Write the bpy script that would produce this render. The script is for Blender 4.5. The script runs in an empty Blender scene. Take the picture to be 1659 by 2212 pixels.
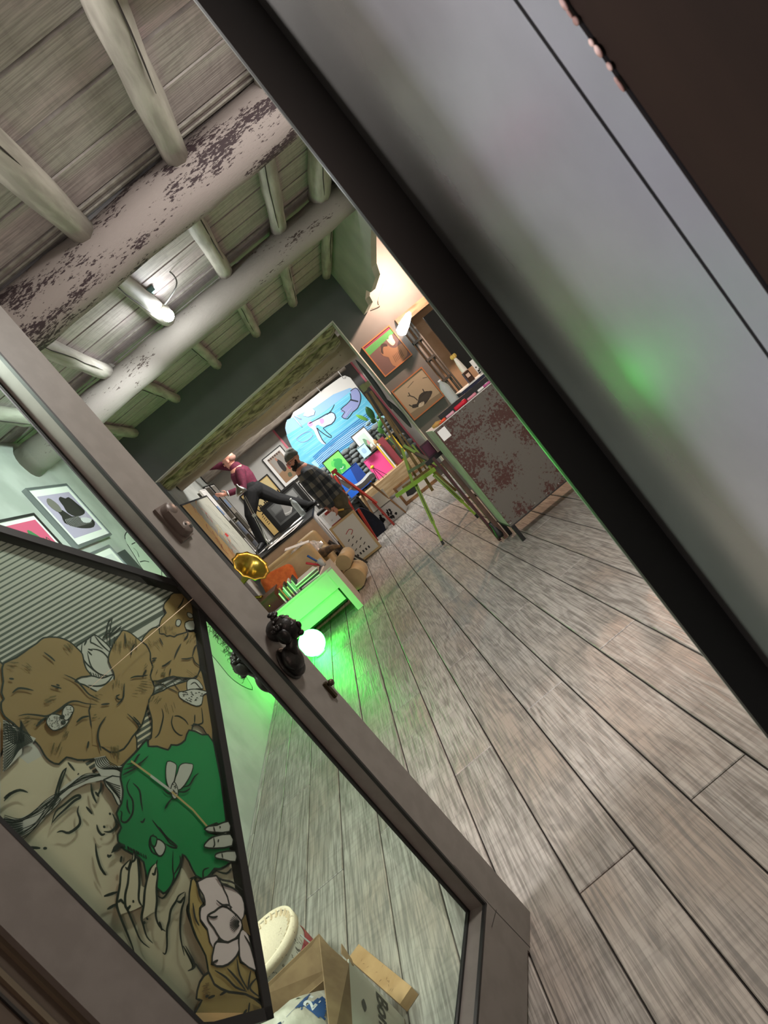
import bpy, math, random
from mathutils import Vector as V, Matrix
random.seed(7)
sc = bpy.context.scene
col = sc.collection
# ---------------------------------------------------------------- camera
FPX = 1480.0; W, HH = 1659, 2212; CAMH = 1.45
ya, pi_, ro = [math.radians(a) for a in (.93, -7.05, -39.55)]
fwd = V((math.sin(ya)*math.cos(pi_), math.cos(ya)*math.cos(pi_), math.sin(pi_)))
rt0 = V((math.cos(ya), -math.sin(ya), 0)); up0 = rt0.cross(fwd)
rt = rt0*math.cos(ro)+up0*math.sin(ro); up = -rt0*math.sin(ro)+up0*math.cos(ro)
CAM = V((0, 0, CAMH))
cd = bpy.data.cameras.new('camera'); cam = bpy.data.objects.new('camera', cd); col.objects.link(cam)
cam.matrix_world = Matrix(((rt.x, up.x, -fwd.x, 0), (rt.y, up.y, -fwd.y, 0), (rt.z, up.z, -fwd.z, CAMH), (0, 0, 0, 1)))
cd.sensor_width = 36; cd.sensor_fit = 'AUTO'; cd.lens = FPX/HH*36; cd.clip_start = .02
cd.dof.use_dof = True; cd.dof.focus_distance = 4.5; cd.dof.aperture_fstop = 14
sc.camera = cam
def ray(x, y): return fwd+rt*((x-W/2)/FPX)-up*((y-HH/2)/FPX)
def P(x, y, Y):                                     # where the sight line through a pixel meets the plane y = Y
    d = ray(x, y); return CAM+d*(Y/d.y)
def PX(x, y, X):
    d = ray(x, y); return CAM+d*(X/d.x)
def PF(x, y, z=0):
    d = ray(x, y); return CAM+d*((z-CAMH)/d.z)
# ---------------------------------------------------------------- world, lights, exposure
wd = bpy.data.worlds.new('world'); sc.world = wd; wd.use_nodes = True
wd.node_tree.nodes['Background'].inputs[0].default_value = (.60, .55, .52, 1)
wd.node_tree.nodes['Background'].inputs[1].default_value = .07
sc.view_settings.view_transform = 'Standard'; sc.view_settings.look = 'None'
sc.view_settings.exposure = 0.9; sc.view_settings.gamma = 1; sc.view_settings.use_curve_mapping = False
def light(name, kind, loc, energy, color, size=.1, target=None, spot=None, blend=.3, sy=None):
    l = bpy.data.lights.new(name, kind); o = bpy.data.objects.new(name, l); col.objects.link(o)
    o.location = loc; l.energy = energy; l.color = color
    if kind == 'AREA':
        l.shape = 'RECTANGLE'; l.size = size; l.size_y = sy or size
    else: l.shadow_soft_size = size
    if kind == 'SPOT': l.spot_size = math.radians(spot or 90); l.spot_blend = blend
    if target is not None: o.rotation_euler = (V(target)-V(loc)).to_track_quat('-Z', 'Y').to_euler()
    return o
light('far_room_fill_light', 'AREA', (0, 9.9, 2.75), 52, (1, .97, .93), 1.0, (0, 9.9, 0), sy=.5)  # unseen area light added to keep the far room bright
light('far_back_fill_light', 'AREA', (.2, 10.3, 2.75), 8, (1, .98, .95), 1.2, (.2, 11.4, 0), sy=.4)  # second added area light, unseen, brightening the mural end
light('front_fill_light', 'AREA', (.95, 2.0, 2.6), 30, (1, .95, .90), .6, (.3, 3.4, 0), sy=.3)  # out-of-view fill added for general light in the front room
light('entrance_fill_light', 'AREA', (-1.1, 1.7, 2.65), 34, (1, .95, .94), .3, (.25, 1.3, 1.0))  # added off-view fill for the near floor and inner jamb
light('ceiling_spot_light', 'SPOT', (-.20, 4.78, 2.58), 55, (.93, .97, 1), .05, (-1.76, 5.2, 1.9), 120, .6)
light('alcove_lamp_light', 'POINT', (1.84, 7.52, 2.50), 85, (1, .62, .44), .03)
light('street_light', 'AREA', (-2.6, .41, 2.2), 90, (.80, .78, 1), .16, (.32, .5, 1.5))
light('exterior_fill_light', 'AREA', (.5, -1.3, 2.3), 12, (1, .72, .60), .4, (-.5, 1.2, 1.2))  # warm fill added behind the camera to brighten the artwork
# ---------------------------------------------------------------- materials
def lin(c):
    if isinstance(c, str): c = [int(c[i:i+2], 16)/255 for i in (0, 2, 4)]
    return tuple((x/12.92 if x <= .04045 else ((x+.055)/1.055)**2.4) for x in c)+(1,)
MATS = {}
def mat(name, c, rough=.6, metal=0, noise=0, scale=8, c2=None, bump=0, stretch=(1, 1, 1), emit=None, es=0, trans=0, coords='Object', rnd=0, lo=.4, hi=.6, spec=.5, detail=5):
    if name in MATS: return MATS[name]
    m = bpy.data.materials.new(name); m.use_nodes = True; nt = m.node_tree; N = nt.nodes; L = nt.links
    b = N['Principled BSDF']; b.inputs['Base Color'].default_value = lin(c)
    b.inputs['Roughness'].default_value = rough; b.inputs['Metallic'].default_value = metal
    b.inputs['Specular IOR Level'].default_value = spec
    if emit: b.inputs['Emission Color'].default_value = lin(emit); b.inputs['Emission Strength'].default_value = es
    if trans:
        tr = N.new('ShaderNodeBsdfTransparent'); gl = N.new('ShaderNodeBsdfGlossy'); gl.inputs['Roughness'].default_value = rough
        fr = N.new('ShaderNodeFresnel'); mx = N.new('ShaderNodeMixShader'); m2 = N.new('ShaderNodeMixShader')
        tr.inputs[0].default_value = lin(c); fr.inputs[0].default_value = 1.16
        L.new(fr.outputs[0], mx.inputs[0]); L.new(tr.outputs[0], mx.inputs[1]); L.new(gl.outputs[0], mx.inputs[2])
        m2.inputs[0].default_value = 1-trans; L.new(mx.outputs[0], m2.inputs[1]); L.new(b.outputs[0], m2.inputs[2])
        L.new(m2.outputs[0], N['Material Output'].inputs[0])
    if c2 or bump or rnd:
        tc = N.new('ShaderNodeTexCoord'); mp = N.new('ShaderNodeMapping'); mp.inputs['Scale'].default_value = stretch
        L.new(tc.outputs[coords], mp.inputs[0]); src = mp.outputs[0]
        oi = N.new('ShaderNodeObjectInfo')
        if rnd:
            ad = N.new('ShaderNodeVectorMath'); ad.operation = 'ADD'; cb = N.new('ShaderNodeCombineXYZ'); ml = N.new('ShaderNodeMath'); ml.operation = 'MULTIPLY'; ml.inputs[1].default_value = 37
            L.new(oi.outputs['Random'], ml.inputs[0]); L.new(ml.outputs[0], cb.inputs[0]); L.new(ml.outputs[0], cb.inputs[2])
            L.new(src, ad.inputs[0]); L.new(cb.outputs[0], ad.inputs[1]); src = ad.outputs[0]
        nz = N.new('ShaderNodeTexNoise'); nz.inputs['Scale'].default_value = scale; nz.inputs['Detail'].default_value = detail
        L.new(src, nz.inputs['Vector'])
        if c2:
            r = N.new('ShaderNodeValToRGB'); r.color_ramp.elements[0].position = lo; r.color_ramp.elements[1].position = hi
            r.color_ramp.elements[0].color = lin(c2); r.color_ramp.elements[1].color = lin(c)
            L.new(nz.outputs['Fac'], r.inputs[0]); out = r.outputs[0]
            if rnd:
                hv = N.new('ShaderNodeHueSaturation'); mr = N.new('ShaderNodeMapRange')
                mr.inputs[3].default_value = 1-rnd; mr.inputs[4].default_value = 1+rnd
                L.new(oi.outputs['Random'], mr.inputs[0]); L.new(mr.outputs[0], hv.inputs['Value']); L.new(out, hv.inputs['Color']); out = hv.outputs[0]
            L.new(out, b.inputs['Base Color'])
        if bump:
            bp = N.new('ShaderNodeBump'); bp.inputs['Strength'].default_value = bump; bp.inputs['Distance'].default_value = .01
            L.new(nz.outputs['Fac'], bp.inputs['Height']); L.new(bp.outputs[0], b.inputs['Normal'])
    MATS[name] = m; return m
def flat(c, rough=.6): return mat('paint_'+c, c, rough)
def plank_mat(name, light_, dark_, warm_, along, rough=.5, rnd=.12, grain=1.0):
    # weathered wood: fine grain lines along the board, wavy cathedral figure, cross saw marks, warm stains
    m = bpy.data.materials.new(name); m.use_nodes = True; nt = m.node_tree; N = nt.nodes; L = nt.links; b = N['Principled BSDF']
    tc = N.new('ShaderNodeTexCoord'); oi = N.new('ShaderNodeObjectInfo'); cb = N.new('ShaderNodeCombineXYZ'); ml = N.new('ShaderNodeMath'); ml.operation = 'MULTIPLY'; ml.inputs[1].default_value = 53
    L.new(oi.outputs['Random'], ml.inputs[0]); [L.new(ml.outputs[0], cb.inputs[i]) for i in range(3)]
    ad = N.new('ShaderNodeVectorMath'); L.new(tc.outputs['Object'], ad.inputs[0]); L.new(cb.outputs[0], ad.inputs[1])
    def noise(st, sc_, det=4, dist=0):
        mp = N.new('ShaderNodeMapping'); mp.inputs['Scale'].default_value = st if along == 'Y' else (st[1], st[0], st[2])
        L.new(ad.outputs[0], mp.inputs[0]); n = N.new('ShaderNodeTexNoise'); n.inputs['Scale'].default_value = sc_; n.inputs['Detail'].default_value = det; n.inputs['Distortion'].default_value = dist
        L.new(mp.outputs[0], n.inputs[0]); return n.outputs['Fac'], mp.outputs[0]
    def ramp(f, a, c_, pa, pc):
        r = N.new('ShaderNodeValToRGB'); r.color_ramp.elements[0].position = pa; r.color_ramp.elements[1].position = pc
        r.color_ramp.elements[0].color = a; r.color_ramp.elements[1].color = c_; L.new(f, r.inputs[0]); return r.outputs[0]
    def mix(f, a, c_, mode='MIX'):
        x = N.new('ShaderNodeMix'); x.data_type = 'RGBA'; x.blend_type = mode
        if isinstance(f, float): x.inputs[0].default_value = f
        else: L.new(f, x.inputs[0])
        for s, i in ((a, 6), (c_, 7)):
            if isinstance(s, tuple): x.inputs[i].default_value = s
            else: L.new(s, x.inputs[i])
        return x.outputs[2]
    g1, _ = noise((9, .35, 1), 14, 3, .2)
    fig, vec = noise((2.2, .35, 1), 3.2, 2, .3)
    sn = N.new('ShaderNodeMath'); sn.operation = 'MULTIPLY'; sn.inputs[1].default_value = 48; L.new(fig, sn.inputs[0])
    s2 = N.new('ShaderNodeMath'); s2.operation = 'SINE'; L.new(sn.outputs[0], s2.inputs[0])
    mr = N.new('ShaderNodeMapRange'); mr.inputs[1].default_value = -1; L.new(s2.outputs[0], mr.inputs[0])
    st, _ = noise((1, .5, 1), 2.4, 3)
    cr, _ = noise((.6, 5, 1), 9, 2)
    lt, dk, wm = lin(light_), lin(dark_), lin(warm_)
    base = ramp(st, wm, lt, .34, .52)
    lines = ramp(mr.outputs[0], (0, 0, 0, 1), (1, 1, 1, 1), .25, .75)
    fine = ramp(g1, (0, 0, 0, 1), (1, 1, 1, 1), .40, .58)
    both = mix(.68, lines, fine)
    c1 = mix(both, dk, base)
    sep = ramp(cr, (.75, .75, .75, 1), (1, 1, 1, 1), .35, .5)
    c2 = mix(.5*grain, c1, sep, 'MULTIPLY')
    hv = N.new('ShaderNodeHueSaturation'); m2 = N.new('ShaderNodeMapRange'); m2.inputs[3].default_value = 1-rnd; m2.inputs[4].default_value = 1+rnd
    L.new(oi.outputs['Random'], m2.inputs[0]); L.new(m2.outputs[0], hv.inputs['Value']); L.new(c2, hv.inputs['Color'])
    L.new(hv.outputs[0], b.inputs['Base Color']); b.inputs['Roughness'].default_value = rough
    rr = N.new('ShaderNodeMapRange'); rr.inputs[3].default_value = rough-.12; rr.inputs[4].default_value = rough+.15; L.new(g1, rr.inputs[0]); L.new(rr.outputs[0], b.inputs['Roughness'])
    bp = N.new('ShaderNodeBump'); bp.inputs['Strength'].default_value = .35*grain; bp.inputs['Distance'].default_value = .004
    L.new(both, bp.inputs['Height']); L.new(bp.outputs[0], b.inputs['Normal']); MATS[name] = m; return m
def chipped(name, base, chip, thr, scale=9, stretch=(.35, 1, 1), rough=.75):
    m = bpy.data.materials.new(name); m.use_nodes = True; nt = m.node_tree; N = nt.nodes; L = nt.links; b = N['Principled BSDF']
    tc = N.new('ShaderNodeTexCoord'); mp = N.new('ShaderNodeMapping'); mp.inputs['Scale'].default_value = stretch; L.new(tc.outputs['Object'], mp.inputs[0])
    a = N.new('ShaderNodeTexNoise'); a.inputs['Scale'].default_value = scale*5; a.inputs['Detail'].default_value = 6; a.inputs['Roughness'].default_value = .7; L.new(mp.outputs[0], a.inputs[0])
    c = N.new('ShaderNodeTexNoise'); c.inputs['Scale'].default_value = scale*.45; c.inputs['Detail'].default_value = 3; L.new(mp.outputs[0], c.inputs[0])
    mu = N.new('ShaderNodeMath'); mu.operation = 'MULTIPLY'; L.new(a.outputs['Fac'], mu.inputs[0]); L.new(c.outputs['Fac'], mu.inputs[1])
    r = N.new('ShaderNodeValToRGB'); r.color_ramp.elements[0].position = thr; r.color_ramp.elements[1].position = thr+.015
    r.color_ramp.elements[0].color = lin(base); r.color_ramp.elements[1].color = lin(chip); L.new(mu.outputs[0], r.inputs[0])
    L.new(r.outputs[0], b.inputs['Base Color']); b.inputs['Roughness'].default_value = rough
    bp = N.new('ShaderNodeBump'); bp.inputs['Strength'].default_value = .5; bp.inputs['Distance'].default_value = .01; bp.invert = True
    L.new(mu.outputs[0], bp.inputs['Height']); L.new(bp.outputs[0], b.inputs['Normal']); MATS[name] = m; return m
M_floor = plank_mat('floor_wood', 'a8a39c', '77726c', '9c9186', 'Y', .40, .08)
M_board = plank_mat('ceiling_board_wood', 'b9b1ac', '958c88', 'b8a5a6', 'X', .7, .05, .7)
M_beam = chipped('beam_wood', '8f8580', '35272a', .278, 19, (.3, 1, 1))
M_beam2 = chipped('beam_wood_worn', '8b867e', '40352f', .345, 16, (.3, 1, 1))
M_raft = mat('rafter_wood', 'aca79c', .7, c2='938e84', scale=5, stretch=(4, .6, 4), bump=.5)
M_lint = mat('lintel_wood', 'a39b76', .7, c2='5f583f', scale=9, stretch=(.9, 3.5, 3.5), bump=1.0, lo=.38, hi=.58, detail=9)
M_grey = mat('grey_plaster', '5b5e5f', .8, c2='56595a', scale=3, bump=.1)
M_white = mat('white_plaster', 'c9c7c2', .8, c2='bdbbb6', scale=3, bump=.15)
M_wallL = mat('left_wall_plaster', 'b9bcb6', .75, c2='a5a8a2', scale=2.5, bump=.15)
M_right = mat('right_wall_plaster', 'aaaa9f', .8, c2='9e9e94', scale=3, bump=.15)
M_metal = mat('grey_door_paint', '6d6862', .42, 0, c2='67625c', scale=20, bump=.05)
M_jamb = mat('grey_jamb_paint', 'a3a29f', .22, .6, c2='949390', scale=6, bump=.02, lo=.3, hi=.7, spec=.9)
M_blk = mat('black_paint', '121211', .5)
M_dark = mat('dark_metal', '22201f', .45)
M_glass = mat('window_glass', 'f4fff8', .02, trans=1.0)
# ---------------------------------------------------------------- mesh builder
def frame(O, U, Vv):
    U = V(U).normalized(); Vv = V(Vv); Vv = (Vv-U*U.dot(Vv)).normalized(); return (V(O), U, Vv, U.cross(Vv))
def fp(fr, u, v, w=0): return fr[0]+fr[1]*u+fr[2]*v+fr[3]*w
class MB:
    def __init__(s): s.v = []; s.f = []; s.m = []; s.s = []
    def add(s, vs, fs, mi=0, smooth=False):
        n = len(s.v); s.v += [V(p) for p in vs]
        for f in fs: s.f.append([n+i for i in f]); s.m.append(mi); s.s.append(smooth)
        return s
    def box(s, c, d, mi=0, R=None, taper=1):
        c = V(c); vs = []
        for z in (-1, 1):
            t = taper if z > 0 else 1
            for x, y in ((-1, -1), (1, -1), (1, 1), (-1, 1)):
                q = V((x*d[0]/2*t, y*d[1]/2*t, z*d[2]/2)); vs.append(c+(R@q if R else q))
        return s.add(vs, [(3, 2, 1, 0), (4, 5, 6, 7), (0, 1, 5, 4), (1, 2, 6, 5), (2, 3, 7, 6), (3, 0, 4, 7)], mi)
    def bb(s, a, b, mi=0):
        a = V(a); b = V(b); return s.box((a+b)/2, [abs(x) for x in (b-a)], mi)
    def fbox(s, fr, u0, u1, v0, v1, w0, w1, mi=0):
        vs = [fp(fr, u, v, w) for w in (w0, w1) for u, v in ((u0, v0), (u1, v0), (u1, v1), (u0, v1))]
        return s.add(vs, [(3, 2, 1, 0), (4, 5, 6, 7), (0, 1, 5, 4), (1, 2, 6, 5), (2, 3, 7, 6), (3, 0, 4, 7)], mi)
    def bar(s, a, b, w, h=None, mi=0, upv=(0, 0, 1)):
        a = V(a); b = V(b); h = h or w; d = (b-a).normalized(); u = V(upv)
        if abs(d.dot(u)) > .98: u = V((0, 1, 0))
        x = d.cross(u).normalized(); y = x.cross(d)
        vs = [p+x*i*w/2+y*j*h/2 for p in (a, b) for i, j in ((-1, -1), (1, -1), (1, 1), (-1, 1))]
        return s.add(vs, [(3, 2, 1, 0), (4, 5, 6, 7), (0, 1, 5, 4), (1, 2, 6, 5), (2, 3, 7, 6), (3, 0, 4, 7)], mi)
    def tube(s, pts, r, n=8, mi=0, cap=True, sm=True, asp=None, upv=None):
        pts = [V(p) for p in pts]; rs = r if isinstance(r, (list, tuple)) else [r]*len(pts); k0 = len(s.v); vs = []
        x = None
        for i, p in enumerate(pts):
            d = (pts[min(i+1, len(pts)-1)]-pts[max(i-1, 0)]).normalized()
            if x is None:
                u = V(upv) if upv else (V((0, 0, 1)) if abs(d.z) < .9 else V((0, 1, 0))); x = d.cross(u).normalized()
            else: x = (x-d*d.dot(x)).normalized()
            y = d.cross(x)
            a = asp[i] if isinstance(asp, (list, tuple)) else (asp or 1)
            vs += [p+(x*math.cos(t)*rs[i]+y*math.sin(t)*rs[i]*a) for t in [2*math.pi*k/n for k in range(n)]]
        fs = [(i*n+k, i*n+(k+1) % n, (i+1)*n+(k+1) % n, (i+1)*n+k) for i in range(len(pts)-1) for k in range(n)]
        s.add(vs, fs, mi, sm)
        if cap:
            s.f.append([k0+k for k in range(n)][::-1]); s.m.append(mi); s.s.append(False)
            s.f.append([k0+(len(pts)-1)*n+k for k in range(n)]); s.m.append(mi); s.s.append(False)
        return s
    def lathe(s, prof, O=(0, 0, 0), ax=(0, 0, 1), n=24, mi=0, cap=False):
        ax = V(ax).normalized(); u = V((1, 0, 0)) if abs(ax.x) < .9 else V((0, 1, 0)); x = ax.cross(u).normalized(); y = ax.cross(x); O = V(O)
        vs = [O+ax*z+(x*math.cos(2*math.pi*k/n)+y*math.sin(2*math.pi*k/n))*r for r, z in prof for k in range(n)]
        fs = [(i*n+k, i*n+(k+1) % n, (i+1)*n+(k+1) % n, (i+1)*n+k) for i in range(len(prof)-1) for k in range(n)]
        return s.add(vs, fs, mi, True)
    def ball(s, c, r, n=12, mi=0, R=None):
        r = V(r) if isinstance(r, (tuple, list)) else V((r, r, r)); c = V(c); m = max(6, n//2+2); vs = []
        for i in range(m+1):
            th = math.pi*i/m
            for k in range(n):
                q = V((r.x*math.sin(th)*math.cos(2*math.pi*k/n), r.y*math.sin(th)*math.sin(2*math.pi*k/n), r.z*math.cos(th))); vs.append(c+(R@q if R else q))
        fs = [(i*n+k, (i+1)*n+k, (i+1)*n+(k+1) % n, i*n+(k+1) % n) for i in range(m) for k in range(n)]
        return s.add(vs, fs, mi, True)
    def poly(s, fr, pts, w=0, mi=0): return s.add([fp(fr, u, v, w) for u, v in pts], [list(range(len(pts)))], mi)
    def prism(s, fr, pts, w0, w1, mi=0, mi2=None):
        n = len(pts); vs = [fp(fr, u, v, w) for w in (w0, w1) for u, v in pts]
        s.add(vs, [tuple(range(n))[::-1], tuple(range(n, 2*n))], mi)
        return s.add(vs, [(k, (k+1) % n, n+(k+1) % n, n+k) for k in range(n)], mi if mi2 is None else mi2)
    def stroke(s, fr, pts, wd_, w=0, mi=0, taper=False):
        n = len(pts); L_, R_ = [], []
        for i in range(n):
            a = pts[max(i-1, 0)]; b = pts[min(i+1, n-1)]; dx, dy = b[0]-a[0], b[1]-a[1]; l = math.hypot(dx, dy) or 1
            k = wd_/2*((math.sin(math.pi*(i+.35)/(n-.3))**.6) if taper else 1); nx, ny = -dy/l*k, dx/l*k
            L_.append((pts[i][0]+nx, pts[i][1]+ny)); R_.append((pts[i][0]-nx, pts[i][1]-ny))
        vs = [fp(fr, u, v, w) for u, v in L_+R_]
        return s.add(vs, [(i, i+1, n+i+1, n+i) for i in range(n-1)], mi)
    def build(s, name, mats, parent=None, **kw):
        me = bpy.data.meshes.new(name); root = parent
        off = V((0, 0, 0))
        if parent is not None:
            off = WL[parent.name]
        elif kw.get('origin') is not None: off = V(kw['origin'])
        elif s.v:
            lo = [min(p[i] for p in s.v) for i in range(3)]; hi = [max(p[i] for p in s.v) for i in range(3)]
            off = V(((lo[0]+hi[0])/2, (lo[1]+hi[1])/2, lo[2]))
        me.from_pydata([tuple(p-off) for p in s.v], [], s.f); me.polygons.foreach_set('material_index', s.m); me.polygons.foreach_set('use_smooth', s.s)
        for m in (mats if isinstance(mats, (list, tuple)) else [mats]): me.materials.append(flat(m) if isinstance(m, str) else m)
        me.update(); o = bpy.data.objects.new(name, me); col.objects.link(o)
        if parent is not None: o.parent = parent
        else: o.location = off
        WL[o.name] = off
        for k in ('label', 'category', 'group', 'kind'):
            if kw.get(k): o[k] = kw[k]
        return o
WL = {}
def thing(name, label, cat, loc, group=None):
    o = bpy.data.objects.new(name, None); col.objects.link(o); o.location = loc; o.empty_display_size = .05
    o['label'] = label; o['category'] = cat; WL[o.name] = V(loc)
    if group: o['group'] = group
    return o
def smooth(pts, k=3, closed=False):                 # Catmull-Rom through traced points
    out = []; n = len(pts)
    for i in range(n if closed else n-1):
        p = [pts[(i+j) % n] if closed else pts[min(max(i+j, 0), n-1)] for j in (-1, 0, 1, 2)]
        for t in [j/k for j in range(k)]:
            out.append(tuple(.5*(2*p[1][a]+(p[2][a]-p[0][a])*t+(2*p[0][a]-5*p[1][a]+4*p[2][a]-p[3][a])*t*t+(3*p[1][a]-p[0][a]-3*p[2][a]+p[3][a])*t**3) for a in range(len(pts[0]))))
    if not closed: out.append(tuple(pts[-1]))
    return out
# ================================================================ SETTING
XL = -1.76; XR = 1.45; YW = 8.0
fl_ = MB().bb((XL-.1, .2, -.06), (3.0, 12.6, -.012)).build('floor', mat('floor_gap', '2b2723', .8), kind='structure', origin=(0, 6, 0))
WL['floor'] = V((0, 6, 0))
k = 0
for r_ in range(-8, 16):
    x0 = -.24+.2115*r_
    if x0+.2115 < XL or x0 > 2.95: continue
    y = (-.25 if r_ % 2 == 0 else -1.27)+random.uniform(-.04, .04)*(r_ < 0 or r_ > 3)
    while y < 12.5:
        L_ = 2.08
        ya_, yb_ = max(y, .2)+.0025, min(y+L_, 12.5)-.0025
        if yb_-ya_ > .05:
            xa, xb = max(x0, XL)+.003, min(x0+.2115, 2.95)-.003
            z = random.uniform(-.0012, .0008)
            m = MB(); e = .003
            m.add([(xa, ya_, -.012), (xb, ya_, -.012), (xb, yb_, -.012), (xa, yb_, -.012), (xa, ya_, z-e), (xb, ya_, z-e), (xb, yb_, z-e), (xa, yb_, z-e),
                   (xa+e, ya_+e, z), (xb-e, ya_+e, z), (xb-e, yb_-e, z), (xa+e, yb_-e, z)],
                  [(0, 1, 5, 4), (1, 2, 6, 5), (2, 3, 7, 6), (3, 0, 4, 7), (4, 5, 9, 8), (5, 6, 10, 9), (6, 7, 11, 10), (7, 4, 8, 11), (8, 9, 10, 11)])
            m.build('plank', M_floor, fl_); k += 1
        y += L_
MB().bb((XL-.15, .5, -.02), (XL, 12.6, 3.3)).build('wall_left', M_wallL, kind='structure')
wl = bpy.data.objects['wall_left']
# wall with the big opening
wb = MB()
F8 = frame((0, YW, 0), (1, 0, 0), (0, 0, 1))          # normal points to -Y
ox0, ox1, oz0, oz1 = -1.66, 1.07, 2.40, 2.535
def slab(m, pts, w0, w1, mi=0): m.prism(F8, pts, w0, w1, mi)
slab(wb, [(XL, 0), (ox0, 0), (ox0, oz0), (XL, oz0)], -.18, 0)
slab(wb, [(XL, oz0), (ox0, oz0), (ox1, oz1), (1.62, oz1), (1.62, 3.4), (XL, 3.4)], -.18, 0)
slab(wb, [(ox1, 0), (1.62, 0), (1.62, oz1), (ox1, oz1)], -.18, 0)
slab(wb, [(1.62, 2.09), (3.0, 2.0), (3.0, 3.4), (1.62, 3.4)], -.18, 0)
wb.build('wall_back', M_grey, kind='structure', origin=(0, YW, 0))
# reveal band, green tinted by the globe lamp (same white plaster)
tr = MB(); tr.prism(F8, [(ox0, oz0-.001), (ox1, oz1-.001), (ox1, oz1-.012), (ox0, oz0-.012)], -.18, .002)
tr.prism(F8, [(ox1-.012, 0), (ox1, 0), (ox1, oz1-.01), (ox1-.012, oz1-.01)], -.18, .002)
tr.build('trim_1', M_white, kind='structure')
# right upper wall and alcove
FR = frame((XR, 0, 0), (0, 1, 0), (0, 0, 1))
MB().prism(FR, [(1.05, 2.62), (4.6, 2.62), (5.0, 2.56), (5.66, 2.50), (6.2, 2.43), (6.35, 2.36), (6.9, 2.36), (7.0, 2.42), (7.35, 2.40), (7.42, 2.34), (8.0, 2.36), (8.0, 3.3), (1.05, 3.3)], -.06, 0).build('wall_right', M_right, kind='structure')
MB().bb((2.9, 1.1, 0), (3.0, 8, 3.4)).bb((1.5, 1.0, 3.2), (3, 8, 3.3)).build('wall_alcove', M_white, kind='structure')
# niche in the alcove, beige back, timber lintel and dark pipes
nb = MB().bb((1.62, 8.55, 0), (3.0, 8.65, 2.1)).bb((1.60, 8.18, 0), (1.64, 8.6, 2.1)).bb((1.6, 8.18, 2.09), (3, 8.6, 2.14))
nb.build('wall_niche', mat('beige_plaster', 'a3917b', .8, c2='98866f', scale=4), kind='structure')
MB().bb((1.62, 7.93, 1.99), (3.0, 8.2, 2.09)).build('trim_2', mat('old_timber', '7d6a55', .8, c2='5d4c3c', scale=14, stretch=(.3, 1, 2), bump=.5), kind='structure')
pt = MB()
for dx, r in ((0, .024), (.065, .016), (.10, .012)): pt.tube([(1.665+dx, 8.02, 0), (1.665+dx, 8.02, 1.99)], r, 10)
for z in (1.2, 1.5, 1.75): pt.box((1.69, 8.02, z), (.12, .06, .03))
pt.build('trim_3', mat('pipe_grey', '3a3a38', .6), kind='structure')
# far room
MB().bb((XL-.1, 12.0, 0), (3.0, 12.15, 3.3)).build('wall_far', M_white, kind='structure')
MB().bb((2.2, 8.66, 0), (2.3, 12, 3.3)).build('wall_far_right', M_white, kind='structure')
MB().bb((-.36, 11.985, .0), (1.40, 12.0, 2.9)).build('trim_4', mat('far_grey_paint', '6c6b69', .8), kind='structure')
pk = mat('pink_paint', 'e0798b', .6)
MB().bb((-.40, 11.975, 0), (-.365, 12.0, 2.9)).build('trim_5', pk, kind='structure')
MB().bb((1.38, 11.975, 0), (1.415, 12.0, 2.9)).build('trim_6', pk, kind='structure')
# ceiling
ce = MB().bb((XL-.1, 1.0, 3.026), (3.0, 8.1, 3.2)).bb((XL-.1, 8.1, 2.95), (3, 12.2, 3.2)).build('ceiling', mat('ceiling_gap', '4f4540', .9), kind='structure', origin=(0, 5, 3))
y = 1.10; s_ = .318
bm_ = None
ys = []
while y < 8.0:
    ya_, yb_ = y+.012, min(y+s_-.012, 7.99); xa, xb = XL+.002, XR-.002
    if yb_-ya_ > .04: MB().box(((xa+xb)/2, (ya_+yb_)/2, 3.013+random.uniform(-.002, .002)), (xb-xa, yb_-ya_, .022)).build('board', M_board, ce)
    y += s_
def log(a, b, r, n=12, seg=14, j=.10, asp=1):
    a = V(a); b = V(b); pts = []; rs = []
    for i in range(seg+1):
        t = i/seg; pts.append(a.lerp(b, t)+V((0, random.uniform(-1, 1), random.uniform(-1, 1)))*r*j*.5 if abs((b-a).normalized().x) > .5 else a.lerp(b, t)+V((random.uniform(-1, 1), 0, random.uniform(-1, 1)))*r*j*.6)
        rs.append(r*random.uniform(1-j, 1+j*.6))
    m = MB().tube(pts, rs, n, asp=asp)
    for i, p in enumerate(m.v):
        c = pts[min(i//n, seg)]; m.v[i] = c+(p-c)*random.uniform(.965, 1.03)
    return m
def logc(m, ax, c, r):            # long drying crack: a recessed dark groove
    return m
log((XL-.02, 3.5, 2.84), (XR+.02, 3.48, 2.85), .15, 18, 26, .05).build('beam', M_beam, ce)
log((XL-.02, 5.42, 2.80), (XR-.06, 5.38, 2.83), .13, 16, 26, .05).build('beam', M_beam2, ce)
crack = mat('wood_crack', '2a2320', .9)
def rafter(x0, y0, x1, y1, r=.06, z=2.945):
    lo_ = log((x0, y0, z), (x1, y1, z-.01), r, 9, 9, .10); o = lo_.build('rafter', M_raft, ce)
    pts = []; a = random.uniform(-2.2, -.9); n = 7; s0 = random.uniform(.1, .35); s1 = random.uniform(.65, .95)
    for i in range(n):
        t = s0+(s1-s0)*i/(n-1); a += random.uniform(-.12, .12)
        c = V((x0, y0, z)).lerp(V((x1, y1, z-.01)), t); pts.append(c+V((math.cos(a), 0, math.sin(a)))*r*.99)
    MB().tube(pts, [.0015]+[.0035]*(n-2)+[.0012], 5).build('crack', crack, o)
for x in (.36, -.20, -.78, .92, -1.35): rafter(x*1.06+.02, 1.05, x, 3.42, .068)
for x in (1.22, .83, .31, -.24, -.85, -1.42): rafter(x+random.uniform(-.03, .03), 3.55, x, 5.34, .062 if x < 1.2 else .085)
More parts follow.
